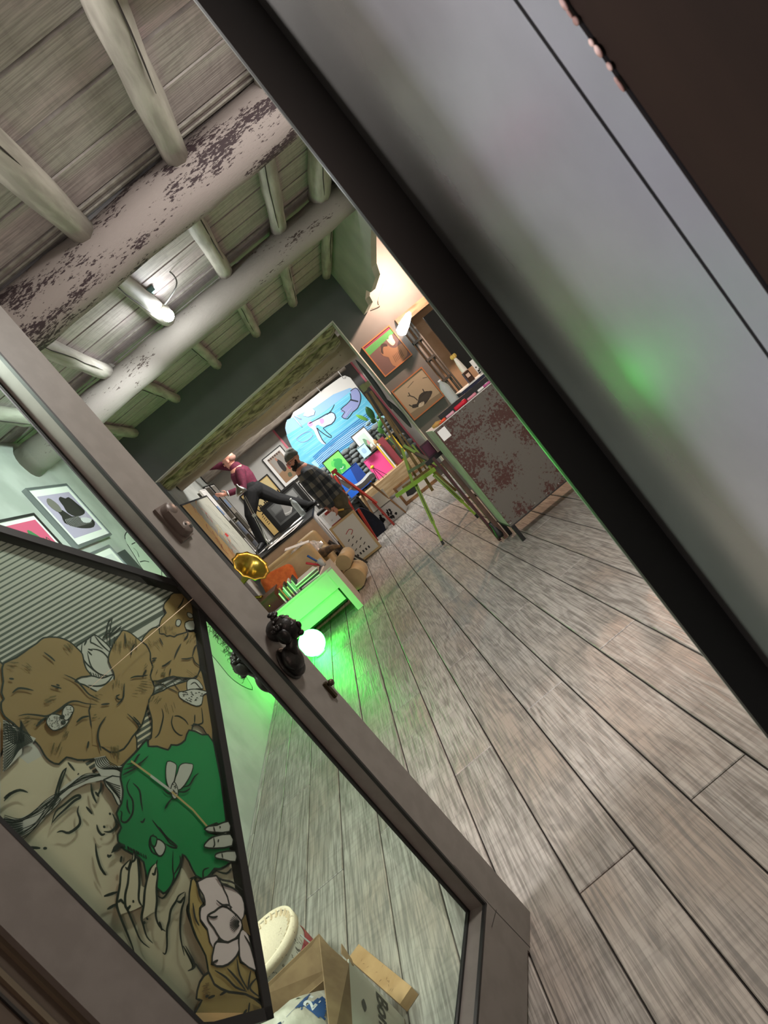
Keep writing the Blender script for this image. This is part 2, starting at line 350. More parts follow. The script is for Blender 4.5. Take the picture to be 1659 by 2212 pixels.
for x in (1.31, .83, .30, -.26, -.85, -1.45): rafter(x+random.uniform(-.03, .03), 5.45, x, 7.85, .055)
for yy in (3.33, 3.40, 5.24): MB().bb((XL, yy, 2.992), (XR, yy+.02, 3.001)).build('cover_strip', M_raft, ce)
# lintel timbers over the opening
lt = MB()
def lump(m, y0, y1, z0, zt, jit, seed, xa=-1.74, xb=1.07, nx=26, lift=0):
    rnd = random.Random(seed); ny = 4; vs = []; offs = [rnd.uniform(-jit, jit) for _ in range(nx+1)]
    for i in range(2, nx-1): offs[i] = (offs[i]+offs[i-1]+offs[i-2])/2
    for i in range(nx+1):
        x = xa+(xb-xa)*i/nx
        for j in range(ny+1):
            t = j/ny; zz = z0+lift*(i/nx)+offs[i]*.6+.035*abs(2*t-1)**3+rnd.uniform(-.006, .006)
            vs.append((x, y0+(y1-y0)*t+offs[i]*(.7 if j in (0, ny) else 0), zz))
        vs.append((x, y1, zt)); vs.append((x, y0, zt))
    k = ny+3
    m.add(vs, [(i*k+j, i*k+(j+1) % k, (i+1)*k+(j+1) % k, (i+1)*k+j) for i in range(nx) for j in range(k)], 0, True)
m = MB(); lump(m, 8.19, 8.58, 2.375, 2.6, .035, 3, lift=.075); m.build('trim_7', M_lint, kind='structure')
m = MB(); lump(m, 8.58, 8.98, 2.305, 2.6, .03, 4, lift=.045); m.build('trim_8', M_lint, kind='structure')
M_old = chipped('old_beam_wood', 'a89f8c', '574d3f', .355)
m = MB(); lump(m, 9.25, 9.50, 2.245, 2.5, .010, 5, xb=1.2, lift=-.10); m.build('trim_9', M_old, kind='structure')
m = MB(); lump(m, 11.35, 11.6, 2.25, 2.5, .012, 6, xb=1.2, lift=.0); m.build('trim_10', mat('far_beam_wood', '857c70', .8, c2='6a6158', scale=10, stretch=(.5, 3, 3), bump=.4), kind='structure')
MB().bb((XL, 9.0, 2.85), (3, 12, 2.9)).build('ceiling_far', M_white, kind='structure')
# front wall, door frame
MB().bb((XL-.1, .98, -.02), (-.86, 1.12, 3.2)).build('wall_front_left', M_white, kind='structure')
MB().bb((.45, .98, -.02), (3.0, 1.12, 3.2)).build('wall_front_right', M_white, kind='structure')
MB().bb((-.86, .98, 2.42), (.45, 1.12, 3.2)).build('wall_front_top', M_white, kind='structure')
d1 = MB().bb((.262, 1.0, 0), (.40, 1.012, 2.42)).build('door_1', M_blk, kind='structure', origin=(.3, 1, 0))  # black puts the shade of this back-lit jamb face into its colour
WL['door_1'] = V((.3, 1, 0))
MB().bb((.2625, 1.012, 0), (.27, 1.018, 2.42)).build('edge_highlight_bead', mat('bead_metal', '8f9490', .35, .6), d1)  # bead added so the edge shows a thin bright highlight
MB().bb((.327, .532, -.02), (.46, .9995, 2.42)).build('reveal_panel', M_jamb, d1)
MB().bb((.3275, .488, -.02), (.46, .528, 2.42)).build('stop_strip', M_jamb, d1)
wood_dk = mat('brown_wood_dark', '20150b', .8, c2='191007', scale=6, stretch=(1, 1, .2), spec=.1)
wdp = MB().bb((.33, .10, -.02), (.50, .486, 2.42)).build('outer_post', wood_dk, d1)
m = MB(); rnd = random.Random(5)
for i in range(10):
    z = 1.45+.487*(.27-.0155*i*1.0)+rnd.uniform(-.002, .002)
    if i in (3, 6): continue
    m.ball((.3272, .487+rnd.uniform(-.001, .002), z), (.0012, rnd.uniform(.0016, .0035), rnd.uniform(.003, .0055)), 7)
m.build('chipped_edge', mat('raw_wood_chip', 'b99c86', .7, c2='7a5a48', scale=60), d1, kind='stuff')
# left jamb with old timber shutter channel and hinge plate
d2 = MB().bb((-.90, .60, -.02), (-.792, 1.0, 2.42)).build('door_2', mat('jamb_brown', '4b3f33', .6, c2='41362b', scale=9, stretch=(1, 1, .2)), kind='structure', origin=(-.8, .8, 0))
WL['door_2'] = V((-.8, .8, 0))
ch = MB()
for yy, w in ((.955, .012), (.915, .010), (.83, .008)): ch.bb((-.794, yy, 0), (-.786, yy+w, 2.4))
ch.build('channel', mat('channel_metal', '5f5545', .45, .3), d2)
MB().bb((-.7915, .965, 0), (-.788, .985, 2.4)).bb((-.7915, .895, 0), (-.788, .90, 2.4)).build('seal', M_blk, d2)
pl_ = MB().bb((-.7918, .845, .90), (-.787, .905, 1.10)).build('hinge_plate', mat('plate_beige', '75654f', .55), d2)
for yy, zz in ((.885, 1.075), (.862, 1.045), (.885, .93), (.862, .96)): MB().lathe([(0, .001), (.0035, .001), (.004, 0)], (-.787, yy, zz), (1, 0, 0), 10).build('screw', M_dark, pl_)
# ================================================================ GLASS DOOR LEAF
DL = V((-.37, -.93, 0)).normalized(); NL = V((-.93, .37, 0)).normalized(); P0 = V((-.42, 1.84, 0))
FLf = (P0.copy(), DL, V((0, 0, 1)), -NL)             # u along the leaf to the hinge, v up, w towards the visitor
def LF(x, y, t=0):                                   # pixel on the leaf plane at depth t behind its face
    d = ray(x, y); n = -NL; o = P0+NL*t
    k = (o-CAM).dot(n)/d.dot(n); q = CAM+d*k-P0; return (q.dot(DL), q.z)
leaf = thing('glass_door', 'grey metal framed glass door standing open inwards with a bronze bust for a pull', 'door', tuple(P0+DL*.95), None)
Z1 = 2.36
def chan(u0, u1, v0, v1, nm, lip=None):
    return MB().fbox(FLf, u0, u1, v0, v1, -.073, 0).build(nm, M_metal, leaf)
chan(-.065, .068, .0, Z1, 'lock_stile'); chan(.852, .95, .0, Z1, 'hinge_stile'); chan(.068, .852, .012, .20, 'bottom_rail'); chan(.068, .852, 2.2, Z1, 'top_rail')
gk = MB(); a, b_, c_, d_ = .068, .852, .20, 2.2; g = .007
for w in (-.001, -.060):
    gk.fbox(FLf, a, a+g, c_, d_, w-.008, w+.002).fbox(FLf, b_-g, b_, c_, d_, w-.008, w+.002).fbox(FLf, a, b_, c_, c_+g, w-.008, w+.002).fbox(FLf, a, b_, d_-g, d_, w-.008, w+.002)
gk.build('gasket', M_blk, leaf)
MB().fbox(FLf, .078, .842, .207, 2.19, -.0685, -.0645).build('pane', M_glass, leaf)
jn = MB().stroke(FLf, [LF(1070, 1968), LF(1150, 2052)], .002, .0006).stroke(FLf, [LF(980, 1868), LF(1070, 1968)], .0015, .0006).stroke(FLf, [LF(1072, 1965), LF(1062, 2003)], .002, .0006).build('mitre_joint', M_blk, leaf)
lk = MB().fbox(FLf, -.028, .030, 1.502, 1.612, 0, .010)
lk.lathe([(0, .034), (.016, .033), (.021, .028), (.022, .0)], fp(FLf, .001, 1.587, 0), FLf[3], 20).lathe([(0, .034), (.016, .033), (.021, .028), (.022, .0)], fp(FLf, .001, 1.527, 0), FLf[3], 20)
lk.fbox(FLf, -.021, .023, 1.527, 1.587, .01, .033)
lko = lk.build('door_lock', mat('lock_metal', '5a4f49', .45, .2, c2='50463f', scale=8), leaf)
MB().fbox(FLf, -.012, -.002, 1.518, 1.526, .0335, .0345).lathe([(0, .0352), (.003, .0352), (.003, .033)], fp(FLf, .004, 1.535, 0), FLf[3], 10).build('keyhole', M_blk, lko)
bz = mat('dark_bronze', '0a0907', .42, .4, c2='18130e', scale=30, bump=.5)
def bust(nm, w0, sgn, sc_=1.0, cx=.0, cz=1.08):
    b = MB(); c = fp(FLf, cx, cz, w0); e = FLf[3]*sgn; u = FLf[1]; z = V((0, 0, 1))
    def q(a, bb, cc): return c+u*a*sc_+e*bb*sc_+z*cc*sc_
    R = Matrix((u, e, z)).transposed(); R2_ = R @ Matrix.Rotation(-.25, 3, 'X')
    b.ball(q(-.018, .060, .080), (.030*sc_, .036*sc_, .036*sc_), 20, R=R2_)        # cranium
    b.ball(q(-.020, .074, .068), (.024*sc_, .026*sc_, .032*sc_), 16, R=R2_)        # face
    b.ball(q(-.021, .101, .066), (.006*sc_, .008*sc_, .011*sc_), 10, R=R2_)        # nose
    b.ball(q(-.019, .090, .044), (.011*sc_, .010*sc_, .009*sc_), 10, R=R2_)        # chin
    b.ball(q(-.020, .093, .054), (.010*sc_, .006*sc_, .004*sc_), 8, R=R2_)         # lips
    b.ball(q(-.020, .090, .080), (.020*sc_, .009*sc_, .006*sc_), 10, R=R2_)        # brow
    b.ball(q(-.022, .036, .088), (.036*sc_, .034*sc_, .034*sc_), 18, R=R2_)        # gathered hair
    b.ball(q(.010, .058, .068), (.012*sc_, .022*sc_, .024*sc_), 12, R=R2_); b.ball(q(-.048, .058, .068), (.012*sc_, .022*sc_, .024*sc_), 12, R=R2_)
    rr = random.Random(3)
    for i in range(34):                                                            # waves of hair
        th = rr.uniform(0, 6.28); ph = rr.uniform(0, 1.35)
        a = math.cos(th)*math.sin(ph)*.034-.02; d = .052+math.sin(th)*math.sin(ph)*.036; h = .083+math.cos(ph)*.034
        if d > .078: continue
        b.ball(q(a, d, h), (.010*sc_, .006*sc_, .007*sc_), 8, R=R @ Matrix.Rotation(rr.uniform(0, 3), 3, 'Z'))
    for i in range(6): b.ball(q(-.030+.006*math.cos(i), .050+.006*math.sin(i), .124+.002*i), (.010*sc_, .010*sc_, .007*sc_), 10, R=R)   # bun
    b.tube([q(-.016, .060, .052), q(-.010, .044, .030), q(-.004, .032, .016)], [.017*sc_, .016*sc_, .024*sc_], 14)
    b.ball(q(0, .026, .0), (.040*sc_, .024*sc_, .040*sc_), 20, R=R); b.ball(q(.0, .020, -.020), (.034*sc_, .020*sc_, .034*sc_), 18, R=R)
    b.ball(q(.0, .006, -.006), (.043*sc_, .010*sc_, .052*sc_), 24, R=R)
    return b.build(nm, bz, leaf, label='dark bronze bust of a woman used as door pull')
bust('bust_pull', 0, 1, .94, .028, 1.080)
bust('bust_pull', -.073, -1, .95, .01, 1.07)
kb = MB(); c0, z0_ = -.036, .934
kb.fbox(FLf, c0-.006, c0+.006, z0_-.030, z0_+.022, 0, .010).lathe([(.004, 0), (.005, .016), (.010, .018), (.009, .027), (0, .029)], fp(FLf, c0-.002, z0_+.012, 0), FLf[3], 12)
kb.build('latch', mat('old_brass', '3d3322', .4, .6), leaf)
# ================================================================ DIAMOND PANEL ARTWORK BEHIND THE GLASS
TA = .088
FA = (P0+NL*TA, DL, V((0, 0, 1)), -NL)
def A(pts, ox=0, oy=0, s=1.0): return [LF(ox+x/s, oy+y/s, TA) for x, y in pts]
cA = lambda p: A(p, 0, 1350, 6.636)
cB = lambda p: A(p, 220, 1280, 6.636)
cC = lambda p: A(p, 0, 1600, 6.636)
cD = lambda p: A(p, 220, 1530, 5.925)
cE = lambda p: A(p, 200, 1780, 5.184)
cF = lambda p: A(p, 380, 1880, 6.664)
B_ = V(LF(419, 1281, TA)); T_ = V(LF(0, 1153, TA)); C_ = V(LF(572, 2208, TA))
e1 = (T_-B_).normalized(); e2 = V((e1.y, -e1.x)); e2 = e2 if e2.dot(C_-B_) > 0 else -e2
C_ = B_+e2*(C_-B_).dot(e2); SL = .842
Tt = B_+e1*((SL-B_.x)/e1.x); Cc = C_+e1*((SL-C_.x)/e1.x)
panel = thing('diamond_artwork', 'tilted square illustrated panel with black edging behind the open glass door', 'artwork', tuple(fp(FA, SL, Cc.y)))
outl = [tuple(B_), tuple(C_), tuple(Cc), tuple(Tt)]
MB().prism(FA, outl, -.012, -.001).build('backing', flat('cfc4b2'), panel)
ink = mat('print_ink', '14110f', .5); pale = mat('print_pale', 'c9aea2', .45, c2='bba092', scale=3, lo=.3, hi=.7); greyp = mat('print_grey', 'b3a1a3', .45); tan = mat('print_tan', '96704e', .45, c2='876344', scale=4, lo=.3, hi=.7)
grn = mat('print_green', '167444', .4, c2='14683d', scale=4); strp = mat('print_stripe', '4a4645', .5); fine = mat('print_hatch', '5c4628', .5); ochre = mat('print_ochre', 'b08a60', .45)
mats = [pale, strp, tan, greyp, grn, ink, fine, ochre]
a = MB(); wl_ = [0.0]
def lay(): wl_[0] += .00025; return wl_[0]
def clipst(x0, y0, x1, y1, wd):                     # stripe given by two pixels
    a.stroke(FA, A([(x0, y0), (x1, y1)]), wd, wl_[0], 1)
a.poly(FA, outl, lay(), 0)
lay()
a.poly(FA, A([(0, 1150), (416, 1283), (450, 1500), (300, 1520), (60, 1650), (0, 1600)]), wl_[0]-.0001, 3)
for k in range(-8, 52):
    y0 = 1152+13.1*k; sl = -.55-.0016*k
    xe = (y0-1153)/(.317-sl) if k < 40 else 1e9
    xs0 = -330
    xe = min(xe, 440 if y0+sl*440 > 1283 else xe)
    xs = -330 if y0 < 1560 else (y0-1430)*.55
    if xe > xs+3: clipst(xs, y0+sl*xs, xe, y0+sl*xe, .0052+.00002*k)
def shape(fr_pts, mi, k=3, outline=.0035, om=5, closed=True):
    p = smooth(fr_pts, k, True); a.poly(FA, p, lay(), mi)
    if outline: a.stroke(FA, p+[p[0]], outline, lay()-.0001, om)
def line(p, wd=.0032, mi=5, k=3): a.stroke(FA, smooth(p, k), wd*(1.2 if mi == 5 else 1), wl_[0], mi, taper=True)
shape(A([(20, 1450), (-60, 1400), (-200, 1420), (-300, 1520), (-330, 1700), (-240, 1820), (-120, 1760), (-40, 1700), (30, 1560)]), 2, 2)
a.poly(FA, A([(0, 1560), (-60, 1700), (-120, 1800), (-60, 1860), (0, 1800)]), lay(), 3)
# lily, leaves behind the mushrooms
shape(cA([(1080, 330), (1170, 260), (1240, 215), (1300, 170), (1360, 150), (1470, 230), (1570, 330), (1640, 480), (1660, 700), (1560, 790), (1350, 760), (1240, 660), (1190, 520), (1160, 400)]), 3)
lay()
for p in ([(1300, 350), (1420, 370), (1520, 450), (1600, 600)], [(1245, 400), (1300, 600), (1420, 710), (1560, 735)], [(1350, 160), (1450, 290), (1570, 400)], [(1170, 270), (1160, 400), (1200, 520), (1330, 650), (1420, 710)], [(1255, 350), (1320, 370)], [(1250, 380), (1310, 440)], [(1240, 215), (1200, 300)], [(1300, 175), (1290, 250), (1330, 270), (1470, 350)]): line(cA(p))
for i in range(9): line(cA([(1250+i*36, 665+i*12), (1275+i*34, 715+i*9)]), .002)
shape(cA([(1060, 820), (1160, 750), (1300, 735), (1450, 770), (1610, 720), (1625, 800), (1590, 900), (1520, 935), (1440, 980), (1340, 950), (1200, 870)]), 3)
lay(); line(cA([(1250, 870), (1380, 885), (1510, 850), (1610, 730)]))
for p in ([(1000, 300), (1100, 420)],): pass
for q in ([(70, 700), (60, 560), (90, 420), (150, 375)], [(110, 760), (105, 560), (140, 380)], [(110, 640), (200, 560), (270, 490)], [(100, 620), (160, 540), (215, 490)], [(0, 660), (60, 600), (120, 590)], [(150, 780), (180, 680), (160, 640)]): line(cB(q), .003)
# big left mushroom
shape(cA([(40, 560), (220, 480), (400, 350), (520, 270), (610, 195), (780, 185), (900, 210), (1000, 260), (1100, 350), (1170, 430), (1190, 540), (1230, 650), (1290, 735), (1160, 755), (1060, 820), (1200, 870), (1340, 950), (1440, 980), (1560, 930), (1700, 1000), (1780, 1250), (1900, 1500), (1950, 1800), (1700, 2050), (1610, 2065), (1510, 1990), (1450, 1910), (1300, 1935), (1100, 1945), (940, 1905), (830, 2005), (700, 1960), (620, 1870), (560, 1760), (470, 1660), (380, 1570), (260, 1500), (180, 1420), (60, 1330), (10, 1230), (5, 1120), (45, 1070), (8, 980), (35, 820), (20, 700)]), 2, 2)
# centre and upper mushrooms
shape(cB([(290, 550), (400, 590), (520, 690), (620, 760), (680, 880), (680, 980), (715, 1080), (680, 1200), (740, 1370), (700, 1500), (640, 1640), (560, 1900), (420, 2080), (300, 2250), (100, 2300), (-100, 2100), (-200, 1700), (-60, 1430), (100, 1390), (160, 1260), (150, 1150), (80, 1000), (100, 860), (180, 700), (250, 600)]), 2, 2)
a.poly(FA, cB([(-180, 1500), (150, 1250), (300, 1500), (200, 2250), (-150, 2200)]), lay(), 2)
shape(cB([(555, 700), (660, 560), (750, 510), (800, 520), (950, 560), (1100, 600), (1310, 570), (1350, 800), (1390, 1110), (1290, 1240), (1000, 1215), (850, 1260), (720, 1290), (680, 1200), (715, 1080), (680, 980), (680, 880), (620, 760)]), 2, 2)
shape(cB([(1010, 20), (1250, 70), (1290, 330), (1300, 560), (1180, 545), (1200, 580), (1060, 620), (1020, 650), (960, 630), (910, 640), (870, 605), (810, 600), (810, 470), (840, 380), (905, 300), (870, 240), (880, 170), (950, 90)]), 2, 2)
for q, mi in (([(1210, 300), (1270, 320), (1285, 370), (1240, 380), (1205, 340)], 3), ([(1050, 410), (1100, 405), (1115, 450), (1080, 500), (1040, 480)], 3), ([(1170, 450), (1290, 420), (1305, 550), (1190, 545)], 3)): shape(cB(q), mi, 2, .0025)
# right, lower folded mushroom
shape(cB([(1390, 1120), (1330, 1240), (1180, 1290), (940, 1370), (860, 1420), (680, 1500), (640, 1620), (650, 1700), (690, 1850), (680, 2100), (640, 2130), (650, 2240), (760, 2260), (930, 2290), (1000, 2210), (1200, 2200), (1260, 2000), (1290, 1900), (1420, 1960), (1560, 2160), (1530, 1700), (1440, 1300)]), 2, 2)
lay()
for p in ([(740, 20), (760, 120), (730, 260), (700, 350), (650, 400)], [(900, 120), (960, 120), (1040, 170), (1080, 230)], [(885, 110), (865, 200), (900, 300), (970, 360), (1010, 360)], [(1165, 100), (1160, 205)], [(1250, 10), (1265, 150), (1250, 215), (1110, 235)], [(300, 90), (420, 205), (460, 300)], [(420, 205), (490, 240)]): line(cD(p), .0034)
for p in ([(190, 1020)], ): pass
for p in ([(380, 1250), (450, 1225), (550, 1220), (630, 1205)], [(560, 1210), (610, 1130)], [(290, 1330), (285, 1450), (270, 1540), (180, 1640)], [(230, 1485), (180, 1510), (200, 1550), (260, 1550)], [(830, 1080), (880, 1060), (970, 990)], [(1010, 960), (1050, 860), (1110, 750)], [(1150, 700), (1200, 640), (1205, 590)], [(1110, 970), (1200, 970), (1270, 950)], [(1270, 930), (1300, 820), (1330, 770)], [(1275, 930), (1310, 1020), (1390, 1080)], [(1150, 90), (1120, 170), (1060, 250)], [(690, 970), (760, 960)], [(690, 1010), (740, 980)], [(720, 1280), (850, 1290), (1000, 1220), (1150, 1290)], [(740, 1350), (850, 1340), (900, 1390)], [(960, 1110), (940, 1200)], [(300, 600), (310, 700), (300, 760)], [(440, 760), (400, 840), (390, 920)], [(800, 670), (850, 770)], [(420, 1800), (520, 1900)]): line(cB(p), .0034)
for p in ([(890, 735), (1050, 810), (1150, 910), (1250, 1020), (1400, 1095)], [(230, 1330), (360, 1305), (520, 1320), (650, 1330), (800, 1250), (950, 1140), (1060, 1115), (1200, 1150), (1360, 1165)], [(1420, 1165), (1540, 1150)], [(145, 1000), (230, 935), (340, 940), (450, 965)], [(100, 795), (170, 800)], [(700, 890), (850, 935)], [(775, 880), (825, 895)], [(600, 415), (700, 490), (760, 545)], [(485, 1480), (560, 1400), (640, 1350)], [(1065, 1420), (1150, 1350), (1250, 1330)], [(1490, 1335), (1400, 1470), (1370, 1620), (1400, 1760), (1415, 1830)], [(1240, 1690), (1220, 1790)]): line(cA(p), .0036)
rr = random.Random(9)
for cx, cy, n, ln, an in ((930, 330, 14, 90, .9), (120, 600, 9, 80, .1), (330, 610, 8, 80, .5), (650, 1100, 8, 110, -.2), (350, 1400, 9, 70, -.4), (1330, 1060, 8, 60, .2), (880, 1600, 8, 80, -1.1), (760, 1830, 10, 120, -1.2), (1610, 1790, 16, 130, 1.45), (1330, 1350, 6, 50, -.5), (500, 1440, 5, 50, -.7)):
    for i in range(n):
        x = cx+rr.uniform(-60, 60); y = cy+rr.uniform(-45, 45); l = ln*rr.uniform(.5, 1); line(cA([(x, y), (x+l*math.cos(an), y+l*math.sin(an))]), .0017, 6, 1)
for cx, cy, n, ln, an in ((380, 720, 26, 90, 1.5), (220, 760, 12, 100, 1.5), (860, 510, 8, 90, 1.4), (970, 560, 6, 60, 1.5), (480, 1430, 8, 80, 0.05), (1240, 640, 9, 70, 2.2), (820, 1190, 10, 70, -1.1), (1250, 1180, 6, 90, .6), (560, 1300, 8, 90, .1), (210, 1290, 8, 90, 1.5), (640, 1130, 6, 60, -1), (800, 1330, 10, 60, 1.5), (720, 1600, 10, 90, -1), (960, 1640, 6, 110, 1.3), (700, 740, 8, 60, 1.0), (1120, 240, 4, 60, 1.0)):
    for i in range(n):
        x = cx+rr.uniform(-90, 90); y = cy+rr.uniform(-55, 55); l = ln*rr.uniform(.5, 1); line(cB([(x, y), (x+l*math.cos(an), y+l*math.sin(an))]), .0018, 6, 1)
# snail and moth-like things
shape(cB([(1190, 1300), (1250, 1255), (1340, 1270), (1400, 1340), (1420, 1400), (1340, 1400), (1260, 1420), (1200, 1440)]), 3, 2, .0025)
shape(cB([(1070, 1450), (1150, 1440), (1240, 1410), (1340, 1410), (1470, 1440), (1465, 1470), (1420, 1500), (1400, 1620), (1320, 1650), (1200, 1600), (1130, 1560), (1080, 1520)]), 3, 2, .0025)
lay()
for p in ([(1080, 1440), (1030, 1370), (980, 1300)], [(1060, 1460), (980, 1420), (900, 1385)], [(1240, 1340), (1300, 1310), (1360, 1370), (1390, 1400)]): line(cB(p), .0022)
for i in range(26):
    x = rr.uniform(1110, 1400); y = rr.uniform(1450, 1600); line(cB([(x, y), (x+14, y-10), (x+28, y+2)]), .0018, 5, 1)
shape(cA([(640, 1370), (700, 1310), (810, 1320), (870, 1360), (950, 1380), (900, 1470), (760, 1540), (690, 1520), (630, 1440)]), 3, 2, .0022)
shape(cA([(850, 1330), (870, 1230), (930, 1180), (1000, 1200), (1015, 1260), (960, 1360), (900, 1400)]), 3, 2, .0022)
lay()
for c in ((850, 1350), (865, 1430)): a.poly(FA, cA([(c[0]+38*math.cos(t*.7), c[1]+34*math.sin(t*.7)) for t in range(9)]), wl_[0], 5)
for i in range(60):
    x = rr.uniform(660, 830); y = rr.uniform(1340, 1500); line(cA([(x, y), (x+rr.uniform(-16, 16), y+rr.uniform(-16, 16))]), .0013, 5, 1)
for i in range(22):
    x = rr.uniform(890, 990); y = rr.uniform(1210, 1330); line(cA([(x, y), (x+rr.uniform(-16, 16), y+rr.uniform(-16, 16))]), .0013, 5, 1)
# hair at the far left, braid across the face
def braid(pts, width, n, sc=.0013, fn=cC):
    p = smooth(pts, 4)
    for j in range(n):
        off = (j/(n-1)-.5)*width; q = []
        for i, (x, y) in enumerate(p):
            x2, y2 = p[min(i+1, len(p)-1)]; x1, y1 = p[max(i-1, 0)]; l = math.hypot(x2-x1, y2-y1) or 1
            o = off*(.6+.4*math.cos(i*.5+j))*(1-.3*i/len(p)); q.append((x-(y2-y1)/l*o, y+(x2-x1)/l*o))
        a.stroke(FA, fn(q), sc, wl_[0], 5)
hair = mat('print_hair', 'a09383', .5)
a.poly(FA, cC([(0, -260), (60, -250), (240, -100), (470, 0), (430, 60), (270, 140), (270, 220), (150, 340), (0, 490)]), lay(), 3); lay()
for i in range(16): braid([(0, 470-i*44), (120, 330-i*34), (240, 150-i*20), (430-i*12, 40-i*20)], 20, 2)
for i in range(8): braid([(0, -250+i*35), (70, -230+i*35), (160, -120+i*28), (300, -40+i*10)], 26, 2)
a.poly(FA, cC([(0, 1140), (200, 1160), (380, 1080), (520, 960), (700, 830), (900, 660), (1100, 530), (1300, 500), (1660, 470), (1660, 560), (1400, 600), (1180, 650), (1000, 740), (840, 880), (660, 1060), (520, 1220), (350, 1360), (220, 1420), (160, 1350), (0, 1200)]), lay(), 3); lay()
braid([(0, 1160), (210, 1180), (420, 1090), (620, 940), (800, 800), (1000, 660), (1150, 570), (1300, 530), (1500, 520), (1660, 510)], 110, 8)
braid([(200, 1410), (400, 1280), (560, 1130), (680, 980), (800, 840)], 150, 7)
for i in range(6): line(cC([(20+i*25, 1200+i*36), (120+i*20, 1215+i*32), (280, 1190+i*28)]), .0028)
a.poly(FA, cC([(1300, 285), (1460, 250), (1530, 390), (1700, 400), (1720, 560), (1400, 540), (1320, 420)]), lay(), 3); lay()
for i in range(7): braid([(1310+i*24, 290-i*5), (1340+i*30, 390-i*8), (1450+i*30, 440-i*6), (1700, 420+i*16)], 14, 2)
shape(cC([(1430, 600), (1700, 560), (1680, 1000), (1560, 800)]), 3, 2, .003); lay()
for i in range(9): braid([(1440+i*20, 610+i*22), (1540+i*16, 650+i*30), (1670, 690+i*34)], 12, 2)
for p in ([(720, 900), (745, 780), (800, 600), (850, 480), (905, 425)], [(760, 880), (800, 700), (850, 560), (900, 430)], [(680, 1030), (740, 900), (760, 800)]): line(cC(p), .0034)
# face of the woman
for p in ([(680, 1250), (740, 1060), (860, 960), (1000, 850), (1080, 822), (1090, 855), (1010, 900), (880, 1020), (760, 1130), (690, 1220)], [(1075, 970), (1055, 1060), (1090, 1170), (1070, 1260), (930, 1360), (830, 1335), (755, 1355)], [(1250, 650), (1270, 800), (1330, 935)], [(1390, 630), (1395, 720), (1340, 830)], [(1310, 770), (1360, 840)], [(1180, 985), (1265, 1090)], [(1330, 1240), (1350, 1320), (1400, 1385), (1450, 1370)], [(1430, 1340), (1530, 1340), (1610, 1260), (1600, 1180), (1555, 1080)], [(1420, 1265), (1455, 1280)], [(1510, 1070), (1530, 1100)], [(0, 910), (100, 800), (230, 750), (345, 785)], [(0, 870), (120, 775)], [(340, 1570), (520, 1580)], [(560, 1585), (615, 1580)], [(920, 350), (1015, 470)], [(1060, 510), (1075, 525)], [(1310, 1510), (1330, 1680), (1380, 1850), (1440, 1960)]): line(cC(p), .0042)
# goat head in green
shape(cD([(530, 430), (545, 520), (660, 520), (800, 565), (840, 500), (920, 505), (1020, 440), (1070, 310), (1240, 370), (1385, 470), (1540, 1460), (1420, 1500), (1260, 1580), (1400, 1640), (1580, 1660), (1590, 1900), (1600, 2000), (1450, 2090), (1390, 2080), (1280, 2210), (1150, 2170), (1060, 1990), (980, 1900), (960, 2060), (900, 2200), (800, 2350), (730, 2400), (650, 2330), (560, 2350), (520, 2250), (480, 2000), (340, 1900), (180, 1800), (150, 1650), (195, 1560), (135, 1380), (200, 1250), (220, 1080), (190, 930), (210, 800), (260, 720), (400, 580)]), 4, 2, .0042)
lay()
for p in ([(310, 935), (270, 1020), (290, 1120), (345, 1220), (340, 1380), (260, 1490), (195, 1470), (205, 1370), (180, 1350)], [(345, 990), (430, 1080), (450, 1220), (470, 1350)], [(275, 1200), (275, 1300), (310, 1390)], [(440, 1480), (470, 1490), (500, 1440)], [(590, 1460), (660, 1550), (750, 1660), (820, 1760), (900, 1800)]): line(cD(p), .0034)
for p in ([(640, 140), (600, 190), (590, 260), (620, 340), (680, 380)], [(700, 60), (780, 170), (900, 280), (850, 290), (770, 250)], [(1040, 640), (1130, 620), (1180, 680)], [(1260, 515), (1200, 540), (1190, 600), (1210, 670), (1290, 590)], [(1370, 520), (1310, 560), (1290, 600)], [(1330, 550), (1450, 580), (1510, 520)], [(855, 320), (850, 520), (860, 640), (800, 780), (730, 860), (650, 800)], [(930, 380), (935, 470), (860, 600)], [(680, 430), (660, 520), (670, 700)]): line(cE(p), .0034)
shape(cE([(670, 200), (740, 230), (770, 290), (740, 370), (690, 385), (640, 300)]), 3, 2, .003)
shape(cE([(600, 170), (650, 170), (672, 200), (650, 280), (610, 260)]), 4, 2, .003)
lay()
for i in range(24):
    x = rr.uniform(240, 560); line(cE([(x, 230+(x-240)*.5), (x+12, 270+(x-240)*.5)]), .0022, 5, 1)
a.poly(FA, cE([(150, 365), (180, 290), (240, 235), (275, 280), (220, 330)]), lay(), 5)
# pale moth on the green
shape(cD([(780, 720), (860, 730), (900, 770), (890, 860), (870, 960), (820, 1070), (775, 990), (760, 860)]), 3, 2, .0022)
shape(cD([(1000, 740), (1060, 745), (1110, 760), (1090, 860), (1000, 1020), (910, 1090), (870, 980), (910, 860), (940, 770)]), 3, 2, .0022)
shape(cD([(860, 980), (905, 1050), (915, 1140), (880, 1200), (840, 1170), (820, 1070)]), 3, 2, .0022)
lay()
for p in ([(980, 1050), (1060, 1020), (1120, 920), (1180, 870)], [(920, 1110), (1000, 1110), (1070, 1065)], [(850, 1180), (780, 1260), (740, 1330)], [(830, 1120), (780, 1130), (720, 1070)], [(250, 760), (340, 740), (400, 650), (430, 630)], [(210, 830), (350, 790), (450, 730), (535, 650)], [(200, 900), (330, 830), (440, 760)]): line(cD(p), .003)
for i in range(14): a.stroke(FA, cD([(830+rr.uniform(0, 60), 1010+i*11), (850+rr.uniform(0, 60), 1020+i*11)]), .0016, wl_[0], 5)
